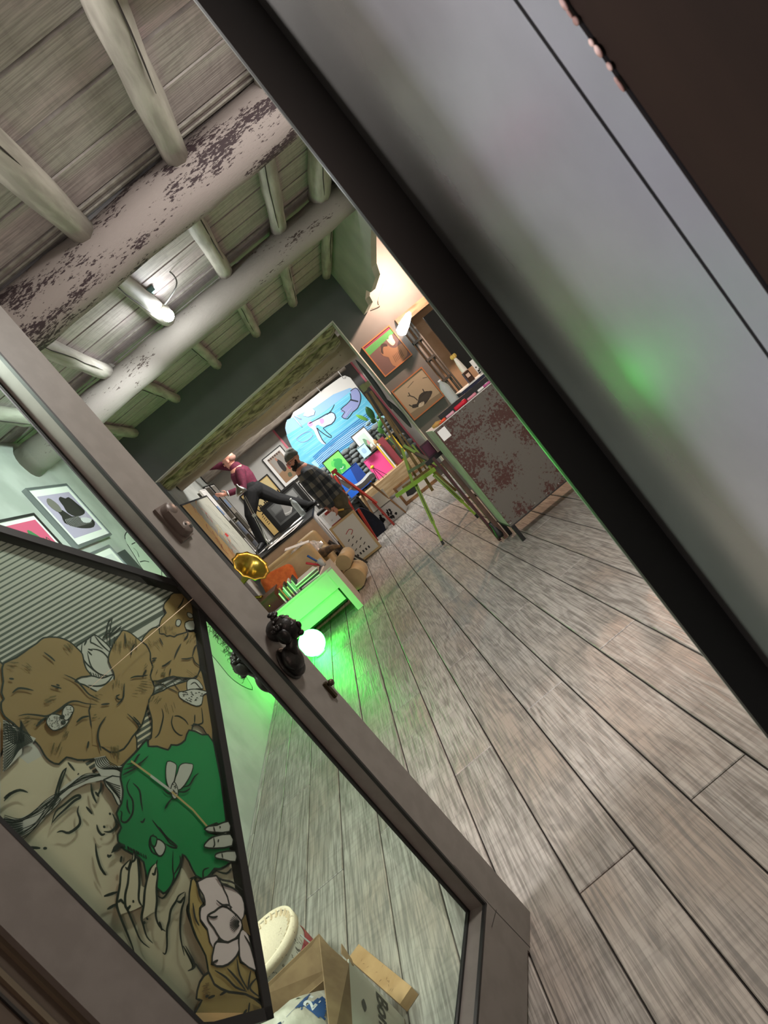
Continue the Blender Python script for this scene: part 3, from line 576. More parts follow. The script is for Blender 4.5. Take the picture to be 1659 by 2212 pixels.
# rod that runs across the goat
lay(); a.stroke(FA, cD([(310, 720), (560, 900), (830, 1110), (1100, 1340), (1290, 1560)]), .0045, wl_[0], 7)
a.stroke(FA, cD([(560, 905), (700, 1010), (830, 1105)]), .006, wl_[0]+.0001, 3)
# hands
hand_a = [(380, 460), (400, 320), (430, 400), (455, 560), (460, 720), (520, 750), (545, 640), (590, 520), (645, 480), (665, 560), (660, 700), (650, 820), (720, 880), (790, 860), (880, 870), (975, 790), (950, 920), (920, 1050), (915, 1250), (960, 1500), (1080, 1660), (900, 1700), (450, 1660), (400, 1500), (330, 1300), (240, 1100), (205, 960), (210, 820), (250, 620), (300, 500), (350, 430)]
a.poly(FA, cE([(370, 460), (400, 320), (430, 400), (455, 560), (460, 720), (520, 750), (500, 950), (400, 1000), (250, 1050), (205, 960), (215, 800), (260, 540), (340, 450)]), lay(), 0)
a.poly(FA, cE([(520, 750), (550, 640), (590, 520), (645, 480), (665, 560), (655, 820), (650, 1000), (500, 1100)]), lay(), 0); lay()
for p in ([(400, 320), (375, 460), (345, 560), (330, 700), (300, 830), (300, 950), (325, 1000), (400, 1180), (470, 1340), (570, 1425)], [(430, 380), (450, 520), (460, 700), (450, 880), (490, 960)], [(365, 430), (300, 490), (255, 560), (240, 720), (215, 850), (205, 960), (260, 1120), (330, 1290), (380, 1420), (405, 1520)], [(300, 520), (330, 545), (350, 500), (360, 440)], [(400, 330), (415, 420), (380, 470)], [(640, 480), (590, 530), (550, 640), (520, 780), (505, 950), (480, 1080), (500, 1170), (540, 1300), (610, 1375)], [(650, 490), (665, 600), (650, 750), (655, 900), (640, 1060), (680, 1180), (750, 1240)], [(600, 590), (630, 600), (645, 520)], [(970, 795), (900, 840), (870, 900), (810, 1000), (790, 1120), (765, 1220), (765, 1400), (745, 1490), (715, 1475)], [(975, 800), (960, 900), (930, 1000), (915, 1150), (920, 1320), (960, 1510)], [(880, 900), (920, 910), (960, 850)], [(320, 1000), (360, 950)], [(500, 1155), (520, 1130)], [(380, 910), (400, 900)], [(540, 1110), (550, 1090)], [(60, 850), (210, 800)], [(95, 995), (200, 935)], [(220, 920), (250, 890), (285, 935)], [(680, 1130), (710, 1230)], [(5, 470), (30, 540), (85, 615)], [(105, 380), (115, 405), (150, 385)], [(260, 400), (250, 470)], [(945, 1400), (1050, 1600), (1040, 1660)], [(1035, 660), (1025, 880), (990, 1000), (1040, 1160), (1090, 1300), (1195, 1500), (1215, 1660)]): line(cE(p), .0042)
# fingers at the right edge
for q in ([(1200, 90), (1240, 60), (1330, 50), (1460, 5), (1475, 120), (1300, 130), (1215, 115)], [(1185, 280), (1210, 240), (1290, 180), (1480, 150), (1500, 280), (1300, 310), (1200, 300)], [(1305, 390), (1350, 360), (1530, 340), (1535, 460), (1400, 435), (1320, 420)]): shape(cE(q), 3, 2, .0034)
lay()
for p in ([(1290, 70), (1305, 125)], [(1290, 190), (1300, 270), (1280, 300)], [(1380, 365), (1390, 420)], [(1360, 60), (1365, 85)], [(1345, 210), (1338, 245)]): line(cE(p), .003)
# flower and dry leaves, bottom right
shape(cF([(130, 190), (200, 220), (260, 440), (300, 540), (250, 600), (260, 780), (350, 900), (480, 1090), (410, 1400), (660, 1400), (800, 1210), (830, 1370), (1040, 1500), (1100, 1900), (900, 1830), (660, 1810), (450, 1690), (370, 1520), (330, 1280), (200, 1020), (90, 640)]), 7, 2, .004)
shape(cF([(370, 1520), (450, 1690), (660, 1800), (900, 1830), (1110, 1960), (1140, 2100), (640, 2230), (170, 2200), (190, 2060), (270, 1920), (190, 1900), (240, 1660)]), 7, 2, .0042)
a.poly(FA, cF([(1100, 2100), (1140, 2100), (640, 2215), (170, 2240), (180, 2100)]), lay(), 7)
shape(cF([(210, 220), (480, 130), (560, 260), (640, 430), (690, 600), (440, 1180), (350, 900), (250, 760), (260, 590), (320, 550), (300, 420)]), 3, 2, .0034)
shape(cF([(560, 250), (700, 300), (850, 430), (890, 620), (840, 780), (700, 640), (640, 430)]), 3, 2, .0034)
shape(cF([(350, 710), (450, 650), (570, 570), (700, 640), (835, 780), (840, 900), (760, 1030), (640, 1090), (530, 1040), (440, 890), (370, 800)]), 3, 2, .004)
shape(cF([(480, 1080), (640, 1095), (790, 1030), (800, 1210), (700, 1360), (560, 1440), (410, 1400), (430, 1200)]), 3, 2, .004)
shape(cF([(850, 900), (940, 1000), (1020, 1380), (1030, 1500), (830, 1370), (800, 1200), (800, 1000)]), 3, 2, .0034)
a.poly(FA, cF([(840, 780), (890, 690), (940, 900), (960, 1000), (860, 920)]), lay(), 6); lay()
for i in range(12): t = -1.0+i*.17; line(cF([(820-30*math.cos(t), 830-30*math.sin(-t)), (820-160*math.cos(t), 830+150*math.sin(t))]), .0018, 5, 1)
for p in ([(470, 490), (560, 560), (640, 560), (700, 600)], [(345, 720), (430, 740), (490, 720)], [(460, 140), (560, 200), (700, 230), (850, 340)], [(480, 160), (560, 260), (700, 310), (790, 360)], [(790, 1030), (790, 1130)], [(870, 990), (960, 1150), (1000, 1320)], [(440, 1500), (600, 1600), (740, 1740), (900, 1800)], [(620, 1470), (740, 1600), (880, 1780)], [(760, 1330), (800, 1560), (920, 1780)], [(960, 1500), (930, 1660), (920, 1780)], [(1050, 1600), (960, 1700), (960, 1780), (1100, 1890)], [(190, 220), (230, 430), (300, 520)], [(130, 530), (160, 740), (220, 860)], [(400, 1400), (490, 1350)], [(20, 1150), (140, 1380), (140, 1460), (50, 1510)], [(160, 1400), (290, 1590)], [(510, 1855), (620, 1790)], [(340, 1900), (440, 1860)], [(940, 1960), (920, 2100)], [(850, 2120), (900, 2060)], [(300, 1880), (350, 1860)]): line(cF(p), .0036)
for i in range(14): line(cF([(250+rr.uniform(0, 60), 1690+i*14), (320+rr.uniform(0, 60), 1680+i*14)]), .0016, 6, 1)
for i in range(8): line(cF([(980+i*14, 1980+i*6), (1010+i*12, 2090)]), .0018, 6, 1)
# keep the print inside the panel: push everything outside the outline back onto its edge
cen = V((sum(p[0] for p in outl)/4, sum(p[1] for p in outl)/4))
nrm = []
for i in range(4):
    p, q = V(outl[i]), V(outl[(i+1) % 4]); e = (q-p).normalized(); n_ = V((-e.y, e.x)); n_ = n_ if n_.dot(cen-p) > 0 else -n_; nrm.append((p, n_))
for i, v in enumerate(a.v):
    r = v-FA[0]; q = V((r.dot(FA[1]), r.dot(FA[2]))); w = r.dot(FA[3])
    for p, n_ in nrm:
        dd = n_.dot(q-p)
        if dd < .004: q = q+n_*(.004-dd)
    a.v[i] = fp(FA, q.x, q.y, w)
a.build('print', mats, panel)
bw = .020; zt = wl_[0]+.004
e = MB()
def edge(p, q, w_):
    d = (q-p).normalized(); n_ = V((-d.y, d.x)); n_ = n_ if n_.dot(cen-p) > 0 else -n_
    pts = [tuple(p-d*0), tuple(q+d*0), tuple(q+n_*w_), tuple(p+n_*w_)]; MB().prism(FA, pts, -.014, zt).build('edging', M_blk, panel)
edge(B_, C_, bw); edge(B_, Tt, bw*.95); edge(C_, Cc, bw)
cord = MB().tube([fp(FA, *LF(500, 1262, TA), zt+.004), fp(FA, *LF(419, 1290, TA), zt+.003), fp(FA, *LF(300, 1392, TA), zt+.001), fp(FA, *LF(176, 1500, TA), zt)], [.0011, .0011, .0009, .0004], 6)
cord.build('hanging_cord', mat('clear_cord', 'd8c3a4', .3), panel, label='thin clear cord')
# ================================================================ OBJECT BUILDERS
def up_box(m, c, d, mi=0): return m.box(c, d, mi)
def bbz(a, b): return MB().bb(a, b)
def framed(name, label, cat, O, U, Vv, w, h, fw, fmat, depth=.03, mount=None, mw=0, bg='dddddd', draw=None, mats=None, group=None, glass=False, lean=0):
    """picture: O = lower left corner of the face, U right, V up; normal points to the viewer"""
    fr = frame(O, U, Vv); t = thing(name, label, cat, tuple(fp(fr, w/2, 0, -depth)), group)
    for a, b, c, d in ((0, fw, 0, h), (w-fw, w, 0, h), (fw, w-fw, 0, fw), (fw, w-fw, h-fw, h)):
        MB().fbox(fr, a, b, c, d, -depth, .006).build('frame_bar', fmat, t)
    MB().fbox(fr, fw, w-fw, fw, h-fw, -depth, -.004).build('backing', flat('8a7a66'), t)
    m = MB(); ml = [flat(bg)]
    if mw:
        MB().fbox(fr, fw, w-fw, fw, h-fw, -.004, -.002).build('mount', mount or flat('eceae6'), t)
    x0 = y0 = fw+mw; pw, ph = w-2*x0, h-2*y0
    pf = (fp(fr, x0, y0, -.0018), fr[1], fr[2], fr[3])
    m.poly(pf, [(0, 0), (pw, 0), (pw, ph), (0, ph)], 0, 0)
    if draw: ml += [flat(c) if isinstance(c, str) else c for c in (mats or [])]; draw(m, pf, pw, ph)
    m.build('print', ml, t)
    return t
def framed2(nm, lab, cat, O, U, Vv, w, h, fw, fm, mw, bg, dr, ml): return framed(nm, lab, cat, O, U, Vv, w, h, fw, fm, .03, None, mw, bg, dr, ml)
def D(m, pf, pw, ph, pts, mi, lay=1, k=0): 
    p = [(u*pw, v*ph) for u, v in pts]
    if k: p = smooth(p, k, True)
    m.poly(pf, p, .0003*lay, mi)
def DS(m, pf, pw, ph, pts, wd_, mi, lay=3, k=2): m.stroke(pf, smooth([(u*pw, v*ph) for u, v in pts], k), wd_, .0003*lay, mi)
def voxel(o, size=.009, sm=3):
    r = o.modifiers.new('remesh', 'REMESH'); r.mode = 'VOXEL'; r.voxel_size = size; r.use_smooth_shade = True
    if sm: s = o.modifiers.new('smooth', 'SMOOTH'); s.factor = .5; s.iterations = sm
    return o
def limb(m, pts, rs, n=12, asp=1, upv=None, mi=0):
    m.tube(pts, rs, n, mi, asp=asp, upv=upv)
    for p, r in ((pts[0], rs[0]), (pts[-1], rs[-1])): m.ball(p, r*.99, n, mi)
    return m
wht = flat('e6e3de'); blk = M_blk
# ---------------------------------------------------------------- globe lamp on the floor
gl = thing('globe_lamp', 'round glowing globe lamp on the floor casting green light', 'lamp', (-1.21, 6.39, .002))
gm = bpy.data.materials.new('globe_glow'); gm.use_nodes = True; b = gm.node_tree.nodes['Principled BSDF']; b.inputs['Base Color'].default_value = (.7, 1, .9, 1)
b.inputs['Emission Color'].default_value = (.020, 1, .06, 1); b.inputs['Emission Strength'].default_value = 24
gball = MB().ball((-1.21, 6.39, .138), .128, 32).build('globe', gm, gl); gball.visible_shadow = True
MB().lathe([(.0, 0), (.05, 0), (.052, .012), (.04, .018)], (-1.21, 6.39, .002), (0, 0, 1), 20).build('base', wht, gl)
# ---------------------------------------------------------------- ceiling spotlight
ls = P(362, 680, 4.86)
sl_ = thing('ceiling_spotlight', 'bright clip-on spotlight with a loose grey cable on a ceiling rafter', 'lamp', tuple(ls))
br = P(325, 632, 4.75)
hm_ = MB(); dn = V((-.3, -.25, -.9)).normalized()
hm_.lathe([(.020, .07), (.028, .05), (.036, .0), (.034, -.004)], ls, -dn, 18)
hm_.build('lamp_head', flat('c9c7c0'), sl_)
em = bpy.data.materials.new('lamp_glow'); em.use_nodes = True; b = em.node_tree.nodes['Principled BSDF']; b.inputs['Emission Color'].default_value = (.95, .98, 1, 1); b.inputs['Emission Strength'].default_value = 130
MB().ball(ls+dn*.006, .042, 16).build('bulb', em, sl_)
MB().bar(br, ls+V((0, 0, .07)), .02, .02).build('arm', flat('b9bab4'), sl_)
MB().box(br+V((0, 0, .01)), (.075, .05, .045)).bar(br+V((-.05, 0, .02)), br+V((-.02, 0, -.045)), .012).build('clamp', mat('clamp_teal', '6f9592', .5), sl_)
MB().tube(smooth([br+V((0, 0, .03)), br+V((.10, 0, .09)), br+V((.17, 0, .06)), br+V((.19, 0, -.02)), br+V((.15, .02, -.07)), ls+V((.02, 0, .06))], 5), .0055, 6).build('cable', flat('6e6e6a'), sl_)
# ---------------------------------------------------------------- rusty metal cabinet
rust = chipped('rusty_steel', '5c5750', '43231c', .262, 9, (1, 1, 1), .6)
cx0, cx1, cy0, cy1, cz0, cz1 = .735, 1.46, 4.95, 5.36, .15, 1.06
cb_ = thing('rusty_cabinet', 'rusty riveted sheet steel cabinet on thin black legs', 'cabinet', (1.1, 5.15, .001))
MB().bb((cx0, cy0, cz0), (cx1, cy0+.012, cz1)).build('front_sheet', rust, cb_)
side = mat('side_steel', '9c9b93', .5, c2='8b8a82', scale=9)  # neutral grey; the green on this side comes from the globe lamp
MB().bb((cx0+.004, cy0+.012, cz0), (cx0+.016, cy1, cz1)).build('side_sheet', side, cb_)
MB().bb((cx1-.012, cy0+.012, cz0), (cx1, cy1, cz1)).build('side_sheet', rust, cb_)
MB().bb((cx0, cy0, cz0-.01), (cx1, cy1, cz0)).bb((cx0+.016, cy1-.012, cz0), (cx1-.012, cy1, cz1)).build('body', flat('2b2725'), cb_)
MB().bb((cx0+.003, cy0+.015, cz1), (cx1, cy1, cz1+.004)).bb((cx0-.01, cy0-.001, cz1), (cx1, cy0+.004, cz1+.005)).build('top_tray', flat('d9d4cf'), cb_)
rv = MB()
for i in range(9): rv.ball((cx0+.012, cy0-.001, cz0+.02+i*.108), .0045, 8)
for i in range(7): rv.ball((cx0+.02+i*.115, cy0-.001, cz0+.02), .0045, 8).ball((cx0+.02+i*.115, cy0-.001, cz1-.02), .0045, 8)
rv.build('rivet', mat('rivet_steel', 'b0aca6', .3, .8), cb_, kind='stuff')
for x, y in ((cx0+.02, cy0+.02), (cx1-.02, cy0+.02), (cx0+.02, cy1-.02), (cx1-.02, cy1-.02)): MB().bar((x, y, .001), (x, y, cz0-.01), .03, .03).build('leg', blk, cb_)
q = [P(*p, cy0-.004) for p in ((946, 930), (970, 922), (983, 950), (966, 962))]
m = MB().bb((.745, cy0-.003, .955), (.815, cy0-.001, 1.04)); MB.build(m, 'sticker', flat('e8e8e6'), cb_, label='blank white sticker near the top corner')
# things on the cabinet
def pen(a, b, r, c, lab, cat='marker'): 
    o = MB(); a = V(a); b = V(b); d = b-a; o.tube([a, a+d*.7, a+d*.72, b], [r, r, r*1.15, r*1.15], 8); o = o.build('marker_pen', c, label=lab, category=cat, group='markers and pencils on the rusty cabinet'); return o
zt_ = cz1+.006
for i, (x0, x1, c, lab) in enumerate(((.80, .86, 'e8552f', 'short orange stick at the corner end of the cabinet top'), (.87, .94, 'dca0b0', 'pale pink marker lying near the cabinet corner'), (.955, 1.06, 'c8102e', 'thick bright red marker on the cabinet edge'), (1.07, 1.15, 'd98a9a', 'rose pink marker right of the thick red one'), (1.17, 1.27, 'e3dfda', 'white pencil on the cabinet edge'), (1.22, 1.33, 'b8558a', 'purple pink marker at the door end of the cabinet'))):
    r = .016 if c == 'c8102e' else .010; pen((x0, cy0+.02+.004*(i % 2), zt_+r), (x1, cy0+.03, zt_+r), r, c, lab)
MB().tube([(.752, 5.0, zt_+.016), (.79, 4.98, zt_+.018), (.82, 4.97, zt_+.016)], [.012, .019, .010], 12).build('cork_handle_tool', mat('cork_tan', 'b58a48', .7), label='tan wooden tool handle at the left corner of the rusty cabinet', category='tool')
MB().bb((.84, 5.03, zt_), (1.42, 5.06, zt_+.055)).build('black_box', flat('1b1b1d'), label='long low black tray behind the markers on the cabinet', category='tray')
MB().bb((1.10, 5.10, zt_), (1.44, 5.30, zt_+.075)).bb((1.09, 5.09, zt_+.075), (1.45, 5.31, zt_+.083), 1).build('navy_box', [flat('171c38'), flat('e4e1dc')], label='dark navy box with white lid on the cabinet', category='box')
clear = mat('clear_plastic', 'e9efee', .08, trans=.62)
def bottle(loc, h, r, label, group=None):
    t = thing('water_bottle', label, 'bottle', tuple(loc), group); x, y, z = loc
    pr = [(0, 0), (r, .004), (r, .3*h)]
    for i in range(5): pr += [(r*.93, (.32+i*.07)*h), (r, (.355+i*.07)*h)]
    pr += [(r*.95, .72*h), (r*.72, .82*h), (r*.34, .91*h), (r*.32, .95*h)]
    MB().lathe(pr, (x, y, z), (0, 0, 1), 18).build('bottle_body', clear, t)
    MB().lathe([(0, .995*h), (r*.38, .99*h), (r*.38, .945*h)], (x, y, z), (0, 0, 1), 14).build('cap', wht, t)
bottle((1.045, 5.22, zt_), .25, .038, 'clear plastic water bottle standing on the rusty cabinet')
m = MB().box((1.235, 5.2, zt_+.083+.045), (.05, .05, .09)); m.box((1.235, 5.2, zt_+.083+.0915), (.052, .052, .003), 1).box((1.235, 5.174, zt_+.083+.055), (.03, .001, .03), 2)
m.build('small_jar', [mat('dark_jar_brown', '3e281c', .25), flat('c9a894'), flat('d9b8a2')], label='small dark brown square jar on the navy box', category='jar')
st_ = thing('white_figurine', 'pale candle-like figurine with golden flower top behind the bottle', 'figurine', (1.27, 5.33, zt_))
MB().lathe([(0, 0), (.035, 0), (.03, .05), (.022, .12), (.026, .19), (.02, .25), (.012, .30), (0, .31)], (1.27, 5.33, zt_), (0, 0, 1), 16).build('figure_body', flat('ece6d8'), st_)
m = MB()
for i in range(6): m.ball((1.27+.016*math.cos(i), 5.33+.016*math.sin(i), zt_+.315), (.012, .012, .018), 8)
m.build('flower_top', flat('d9b65c'), st_)
m = MB().box((1.40, 5.32, zt_+.12), (.12, .004, .17)); rr = random.Random(4)
for i in range(26): m.box((1.40+rr.uniform(-.05, .05), 5.317, zt_+.12+rr.uniform(-.075, .075)), (rr.uniform(.008, .02), .001, rr.uniform(.006, .016)), 1)
m.build('illustrated_card', ['ece9e4', '25211f'], label='white card with small black drawings leaning above the navy box', category='card')
m = MB(); 
for i in range(9): m.ball((1.53+rr.uniform(-.05, .05), 5.35+rr.uniform(-.03, .03), zt_+.04+i*.03), (.06, .03, .03), 8)
m.build('plastic_wrap', mat('cream_wrap', 'd8cfb4', .4, c2='b4a06a', scale=18), label='crumpled cream wrapping beside the hanging black screen', category='bag', kind='stuff')
# leaning frames and black bag by the cabinet
def slat(a, b, w, h, c, nm, lab, cat, **k): return MB().bar(a, b, w, h, upv=(0, 1, 0)).build(nm, c, label=lab, category=cat, **k)
slat((.705, 5.30, .012), (.705, 5.38, .80), .035, .05, mat('brown_wood_strip', '5b4033', .6, c2='4a3328', scale=12), 'timber_strip', 'brown timber strip leaning against the cabinet side', 'timber')
slat((.662, 5.36, .012), (.665, 5.44, .86), .022, .045, mat('dark_red_strip', '3d1418', .6), 'stretcher_edge', 'thin dark red panel edge-on, outermost of those leaning by the cabinet', 'panel')
pc = thing('dark_canvas', 'small dark purple canvas resting on the easel corner by the cabinet', 'canvas', (.70, 5.6, .85))
MB().box((.70, 5.60, .923), (.09, .03, .13)).build('canvas_face', flat('331522'), pc)
MB().box((.70, 5.582, .923), (.07, .006, .10)).build('canvas_print', flat('4a1530'), pc)
ledge = MB().box((.685, 5.58, .84), (.16, .05, .035)).bar((.66, 5.60, .83), (.72, 6.75, .86), .03)
m = MB().tube(smooth([(.765, 5.30, .012), (.77, 5.31, .10), (.765, 5.32, .16)], 3), [.03, .035, .03, .025, .02, .02, .01][:7], 10); m.v = [p+V((-.085, .0, .03)) for p in m.v]; m.build('black_bag', blk, label='black bag on the floor behind the cabinet leg', category='bag')
# ---------------------------------------------------------------- easel
ez = thing('sketch_easel', 'wooden folding easel with yellow-green legs standing on the floor', 'easel', (.60, 6.75, .001))
ew = mat('easel_wood', '7c6134', .55, c2='6a5029', scale=10, stretch=(4, 4, .5)); eg = mat('easel_green', '7fa02c', .5, c2='7a9530', scale=10)
ledge.build('black_ledge', blk, ez)
hub = P(905, 985, 6.9); topc = P(790, 832, 7.0)
def eb(n, a, b, w, mt, h=None): return MB().bar(a, b, w, h or w*.6, upv=(0, 1, 0)).build(n, mt, ez)
eb('mast', P(800, 845, 7.0), P(935, 1060, 6.95), .030, ew); eb('mast', P(790, 850, 7.02), P(905, 1040, 6.97), .022, ew); eb('mast', P(812, 860, 7.03), P(925, 1020, 7.0), .016, ew)
MB().box(P(792, 832, 6.98), (.075, .05, .055)).box(P(785, 838, 6.96), (.05, .045, .075)).build('top_clamp', mat('clamp_green', '6d7448', .6), ez)
eb('arm', P(872, 962, 6.86), P(945, 1005, 6.8), .028, eg); eb('arm', P(868, 968, 6.86), P(892, 1045, 6.8), .028, eg); eb('strut', P(880, 965, 6.9), P(985, 1060, 6.9), .024, ew)
eb('strut', P(890, 960, 6.84), P(955, 1045, 6.8), .018, eg)
eb('tray_rail', P(855, 1072, 6.74), P(940, 1013, 6.7), .04, eg); eb('tray_rail', P(870, 1055, 6.9), P(935, 1008, 6.9), .035, ew); eb('shelf', P(882, 1020, 6.8), P(930, 992, 6.8), .03, flat('5d6f4e'))
for a, k_, b, c in ((P(896, 1042, 6.78), P(936, 1130, 6.68), PF(958, 1176), eg), (P(937, 1025, 6.8), P(1000, 1085, 6.7), PF(1033, 1118), eg), (P(950, 1005, 7.0), P(1015, 1090, 7.2), V((1.02, 7.5, .0)), ew)):
    b = V((b.x, b.y, .012)); l = MB().bar(a, k_, .036, .02, upv=(0, 1, 0)).bar(a.lerp(k_, .85), b, .022, .014, upv=(0, 1, 0)).build('leg', c, ez)
    MB().bar(a.lerp(k_, .05)+V((0, -.012, 0)), a.lerp(k_, .95)+V((0, -.012, 0)), .006, .004, upv=(0, 1, 0)).build('slot', flat('2f3a12'), l)
    MB().bar(b+(a-b).normalized()*.03, b-V((0, 0, .011)), .026, .02, upv=(0, 1, 0)).build('rubber_foot', blk, l)
# ---------------------------------------------------------------- pictures on the back wall, wall lamp, screen
cop = mat('copper_frame', '9c6440', .4, .2)
def dr1(m, pf, w, h):
    D(m, pf, w, h, [(0, .86), (1, .86), (1, 1), (0, 1)], 1); D(m, pf, w, h, [(0, .93), (1, .93), (1, 1), (0, 1)], 2, 2); D(m, pf, w, h, [(0, .72), (1, .78), (1, .93), (0, .93)], 3, 3)
    D(m, pf, w, h, [(.42, .0), (.9, .05), (1, .25), (.98, .42), (.78, .42), (.66, .52), (.62, .66), (.48, .72), (.34, .64), (.32, .46), (.42, .34), (.38, .2)], 4, 4, 2)
    D(m, pf, w, h, [(.38, .66), (.5, .76), (.62, .68), (.6, .6), (.5, .66), (.42, .6), (.36, .5), (.33, .58)], 5, 5, 2)
    D(m, pf, w, h, [(.74, .52), (.86, .55), (.88, .68), (.92, .78), (.82, .80), (.76, .74), (.70, .76), (.70, .64)], 6, 6, 2)
    for i in range(9): DS(m, pf, w, h, [(0, .735+i*.021), (1, .79+i*.017)], .003, 7, 7, 1)
    for i in range(7): DS(m, pf, w, h, [(.5+i*.05, .1), (.55+i*.05, .3)], .004, 5, 7, 1)
framed('figure_painting', 'copper framed painting of a crouching figure under a green band, upper of two', 'painting', (1.13, YW-.03, 1.66), (1, 0, 0), (0, 0, 1), .41, .43, .014, cop, .028, bg='55403f', draw=dr1, mats=['2a2022', '6d2440', '4f9b55', '7e5d45', '2d1f1c', 'e0b49b', '3a7a45'])
def dr2(m, pf, w, h):
    D(m, pf, w, h, [(0, 0), (1, 0), (1, .12), (0, .2)], 1)
    D(m, pf, w, h, [(.14, .28), (.3, .2), (.5, .14), (.75, .22), (.85, .3), (.78, .36), (.66, .44), (.5, .44), (.4, .36), (.3, .3), (.2, .36)], 2, 2, 2)
    DS(m, pf, w, h, [(.12, .42), (.2, .28), (.4, .24)], .012, 2, 3); DS(m, pf, w, h, [(.38, .36), (.36, .5), (.3, .6), (.32, .7)], .01, 2, 3); DS(m, pf, w, h, [(.3, .6), (.24, .64)], .008, 2, 3); DS(m, pf, w, h, [(.66, .42), (.68, .52)], .012, 2, 3)
    D(m, pf, w, h, [(.28, .18), (.42, .14), (.5, .22), (.36, .26)], 3, 4, 2); DS(m, pf, w, h, [(.38, .82), (.62, .86)], .004, 2, 3); DS(m, pf, w, h, [(.86, .76), (.98, .7)], .005, 2, 3)
    for i in range(12): DS(m, pf, w, h, [(.4+i*.03, .2), (.44+i*.03, .36)], .003, 4, 5, 1)
framed('crow_painting', 'copper framed pale painting of a dark fallen bird, lower of two on the grey wall', 'painting', (1.08, YW-.03, 1.06), (1, 0, 0), (0, 0, 1), .455, .43, .014, cop, .028, bg='8f8675', draw=dr2, mats=['6f6757', '22211f', 'aaa59a', '45423e'])
wlmp = thing('wall_lamp', 'glowing white cone wall lamp beside the upper painting', 'lamp', (1.64, 7.9, 1.9))
em2 = bpy.data.materials.new('shade_glow'); em2.use_nodes = True; b = em2.node_tree.nodes['Principled BSDF']; b.inputs['Emission Color'].default_value = (1, .96, .9, 1); b.inputs['Emission Strength'].default_value = 5
lc = P(874, 700, 7.86); ax_ = (P(889, 676, 7.86)-P(868, 724, 7.86)).normalized()
MB().lathe([(.030, -.13), (.062, -.10), (.058, .0), (.036, .11), (.016, .145)], lc, ax_, 20).build('shade', em2, wlmp)
MB().bar(lc, (lc.x, YW, lc.z), .02).build('bracket', blk, wlmp)
scx = MB(); a_, b_ = P(866+52, 684, 7.6), P(1000, 798, 7.6)
q0 = P(914, 686, 7.5); q1 = P(1000, 806, 7.5)
MB().bb((q0.x, 7.5, q1.z), (q0.x+.34, 7.53, q0.z)).build('hanging_screen', mat('screen_black', '0f1114', .25), label='large black screen hanging in the alcove above the cabinet', category='screen')
MB().tube(smooth([(1.50, 7.97, 2.36), (1.60, 7.975, 2.33), (1.62, 7.975, 2.38), (1.78, 7.975, 2.48)], 4), .005, 6).build('wall_wire', flat('8c7763'), label='thin wire running across the lit wall above the paintings', category='wire')
# long dark board standing against the opening edge
bo = thing('hanging_longboard', 'long thin dark board with pointed ends hung at the opening edge, upper one', 'board', (1.03, 8.3, 1.1))
def blade(par, top, bot, wd_, nm='board_body'):
    t, bt = V(top), V(bot); n = 14; m = MB(); pts = []; rs = []
    for i in range(n+1):
        u = i/n; pts.append(t.lerp(bt, u)+V((.012*math.sin(u*math.pi), 0, 0))); rs.append(max(.003, wd_*math.sin(math.pi*min(1, max(0, u)))**.45))
    m.tube(pts, rs, 10, asp=.3, upv=(0, 1, 0)); return m.build(nm, flat('33373a'), par)
blade(bo, P(768, 777, 8.1), P(846, 884, 8.1), .028)
bo2 = thing('hanging_longboard', 'second dark pointed board below the first beside the easel top', 'board', tuple(P(888, 922, 8.1)))
blade(bo2, P(832, 862, 8.12), P(889, 924, 8.12), .030)
# ---------------------------------------------------------------- prints on the left wall (seen through the door glass)
sil = mat('silver_frame', 'a3a8ad', .3, .7)
def wallpic(nm, lab, Y0, Y1, z0, z1, fw, fm, mw, bg, dr, ml, grp=None):
    return framed(nm, lab, 'picture', (XL+.03, Y1, z0), (0, -1, 0), (0, 0, 1), Y1-Y0, z1-z0, fw, fm, .028, None, mw, bg, dr, ml, grp)
def flip(f):                                   # face the room: u runs towards +Y
    return f
def wallpicR(nm, lab, Y0, Y1, z0, z1, fw, fm, mw, bg, dr, ml):
    return framed(nm, lab, 'picture', (XL+.03, Y0, z0), (0, 1, 0), (0, 0, 1), Y1-Y0, z1-z0, fw, fm, .028, None, mw, bg, dr, ml)
def dA(m, pf, w, h):
    D(m, pf, w, h, [(.1, .35), (.3, .2), (.55, .12), (.8, .1), (.97, .2), (.93, .3), (.7, .3), (.62, .42), (.45, .45), (.35, .62), (.2, .68), (.18, .5)], 1, 1, 2)
    D(m, pf, w, h, [(.42, .55), (.55, .42), (.8, .42), (.97, .5), (.92, .72), (.85, .88), (.72, .86), (.62, .92), (.5, .86), (.47, .7)], 1, 2, 2)
    D(m, pf, w, h, [(.62, .26), (.8, .22), (.95, .28), (.78, .36), (.64, .36)], 2, 3, 2)
    D(m, pf, w, h, [(.16, .62), (.3, .6), (.36, .74), (.3, .9), (.2, .92), (.1, .8)], 3, 4, 2)
    for i in range(16): DS(m, pf, w, h, [(.18+i*.045, .2), (.16+i*.045, .34), (.2+i*.045, .42)], .004, 2, 5, 2)
framedA = wallpicR('sphinx_print', 'silver framed black linocut of a reclining figure on lilac paper, high on left wall', 4.93, 5.70, 2.02, 2.56, .022, sil, .055, 'b8a9c4', dA, ['23211f', 'd8d2d8', '77716b'])
def dB(m, pf, w, h):
    D(m, pf, w, h, [(.35, 0), (.95, 0), (.9, .3), (.75, .55), (.6, .8), (.5, .82), (.42, .6), (.36, .3)], 1, 1, 2)
    for i in range(20): DS(m, pf, w, h, [(.4+(i % 5)*.1, .08+(i//5)*.15), (.46+(i % 5)*.1, .16+(i//5)*.15), (.5+(i % 5)*.1, .08+(i//5)*.15)], .008, 2, 3, 2)
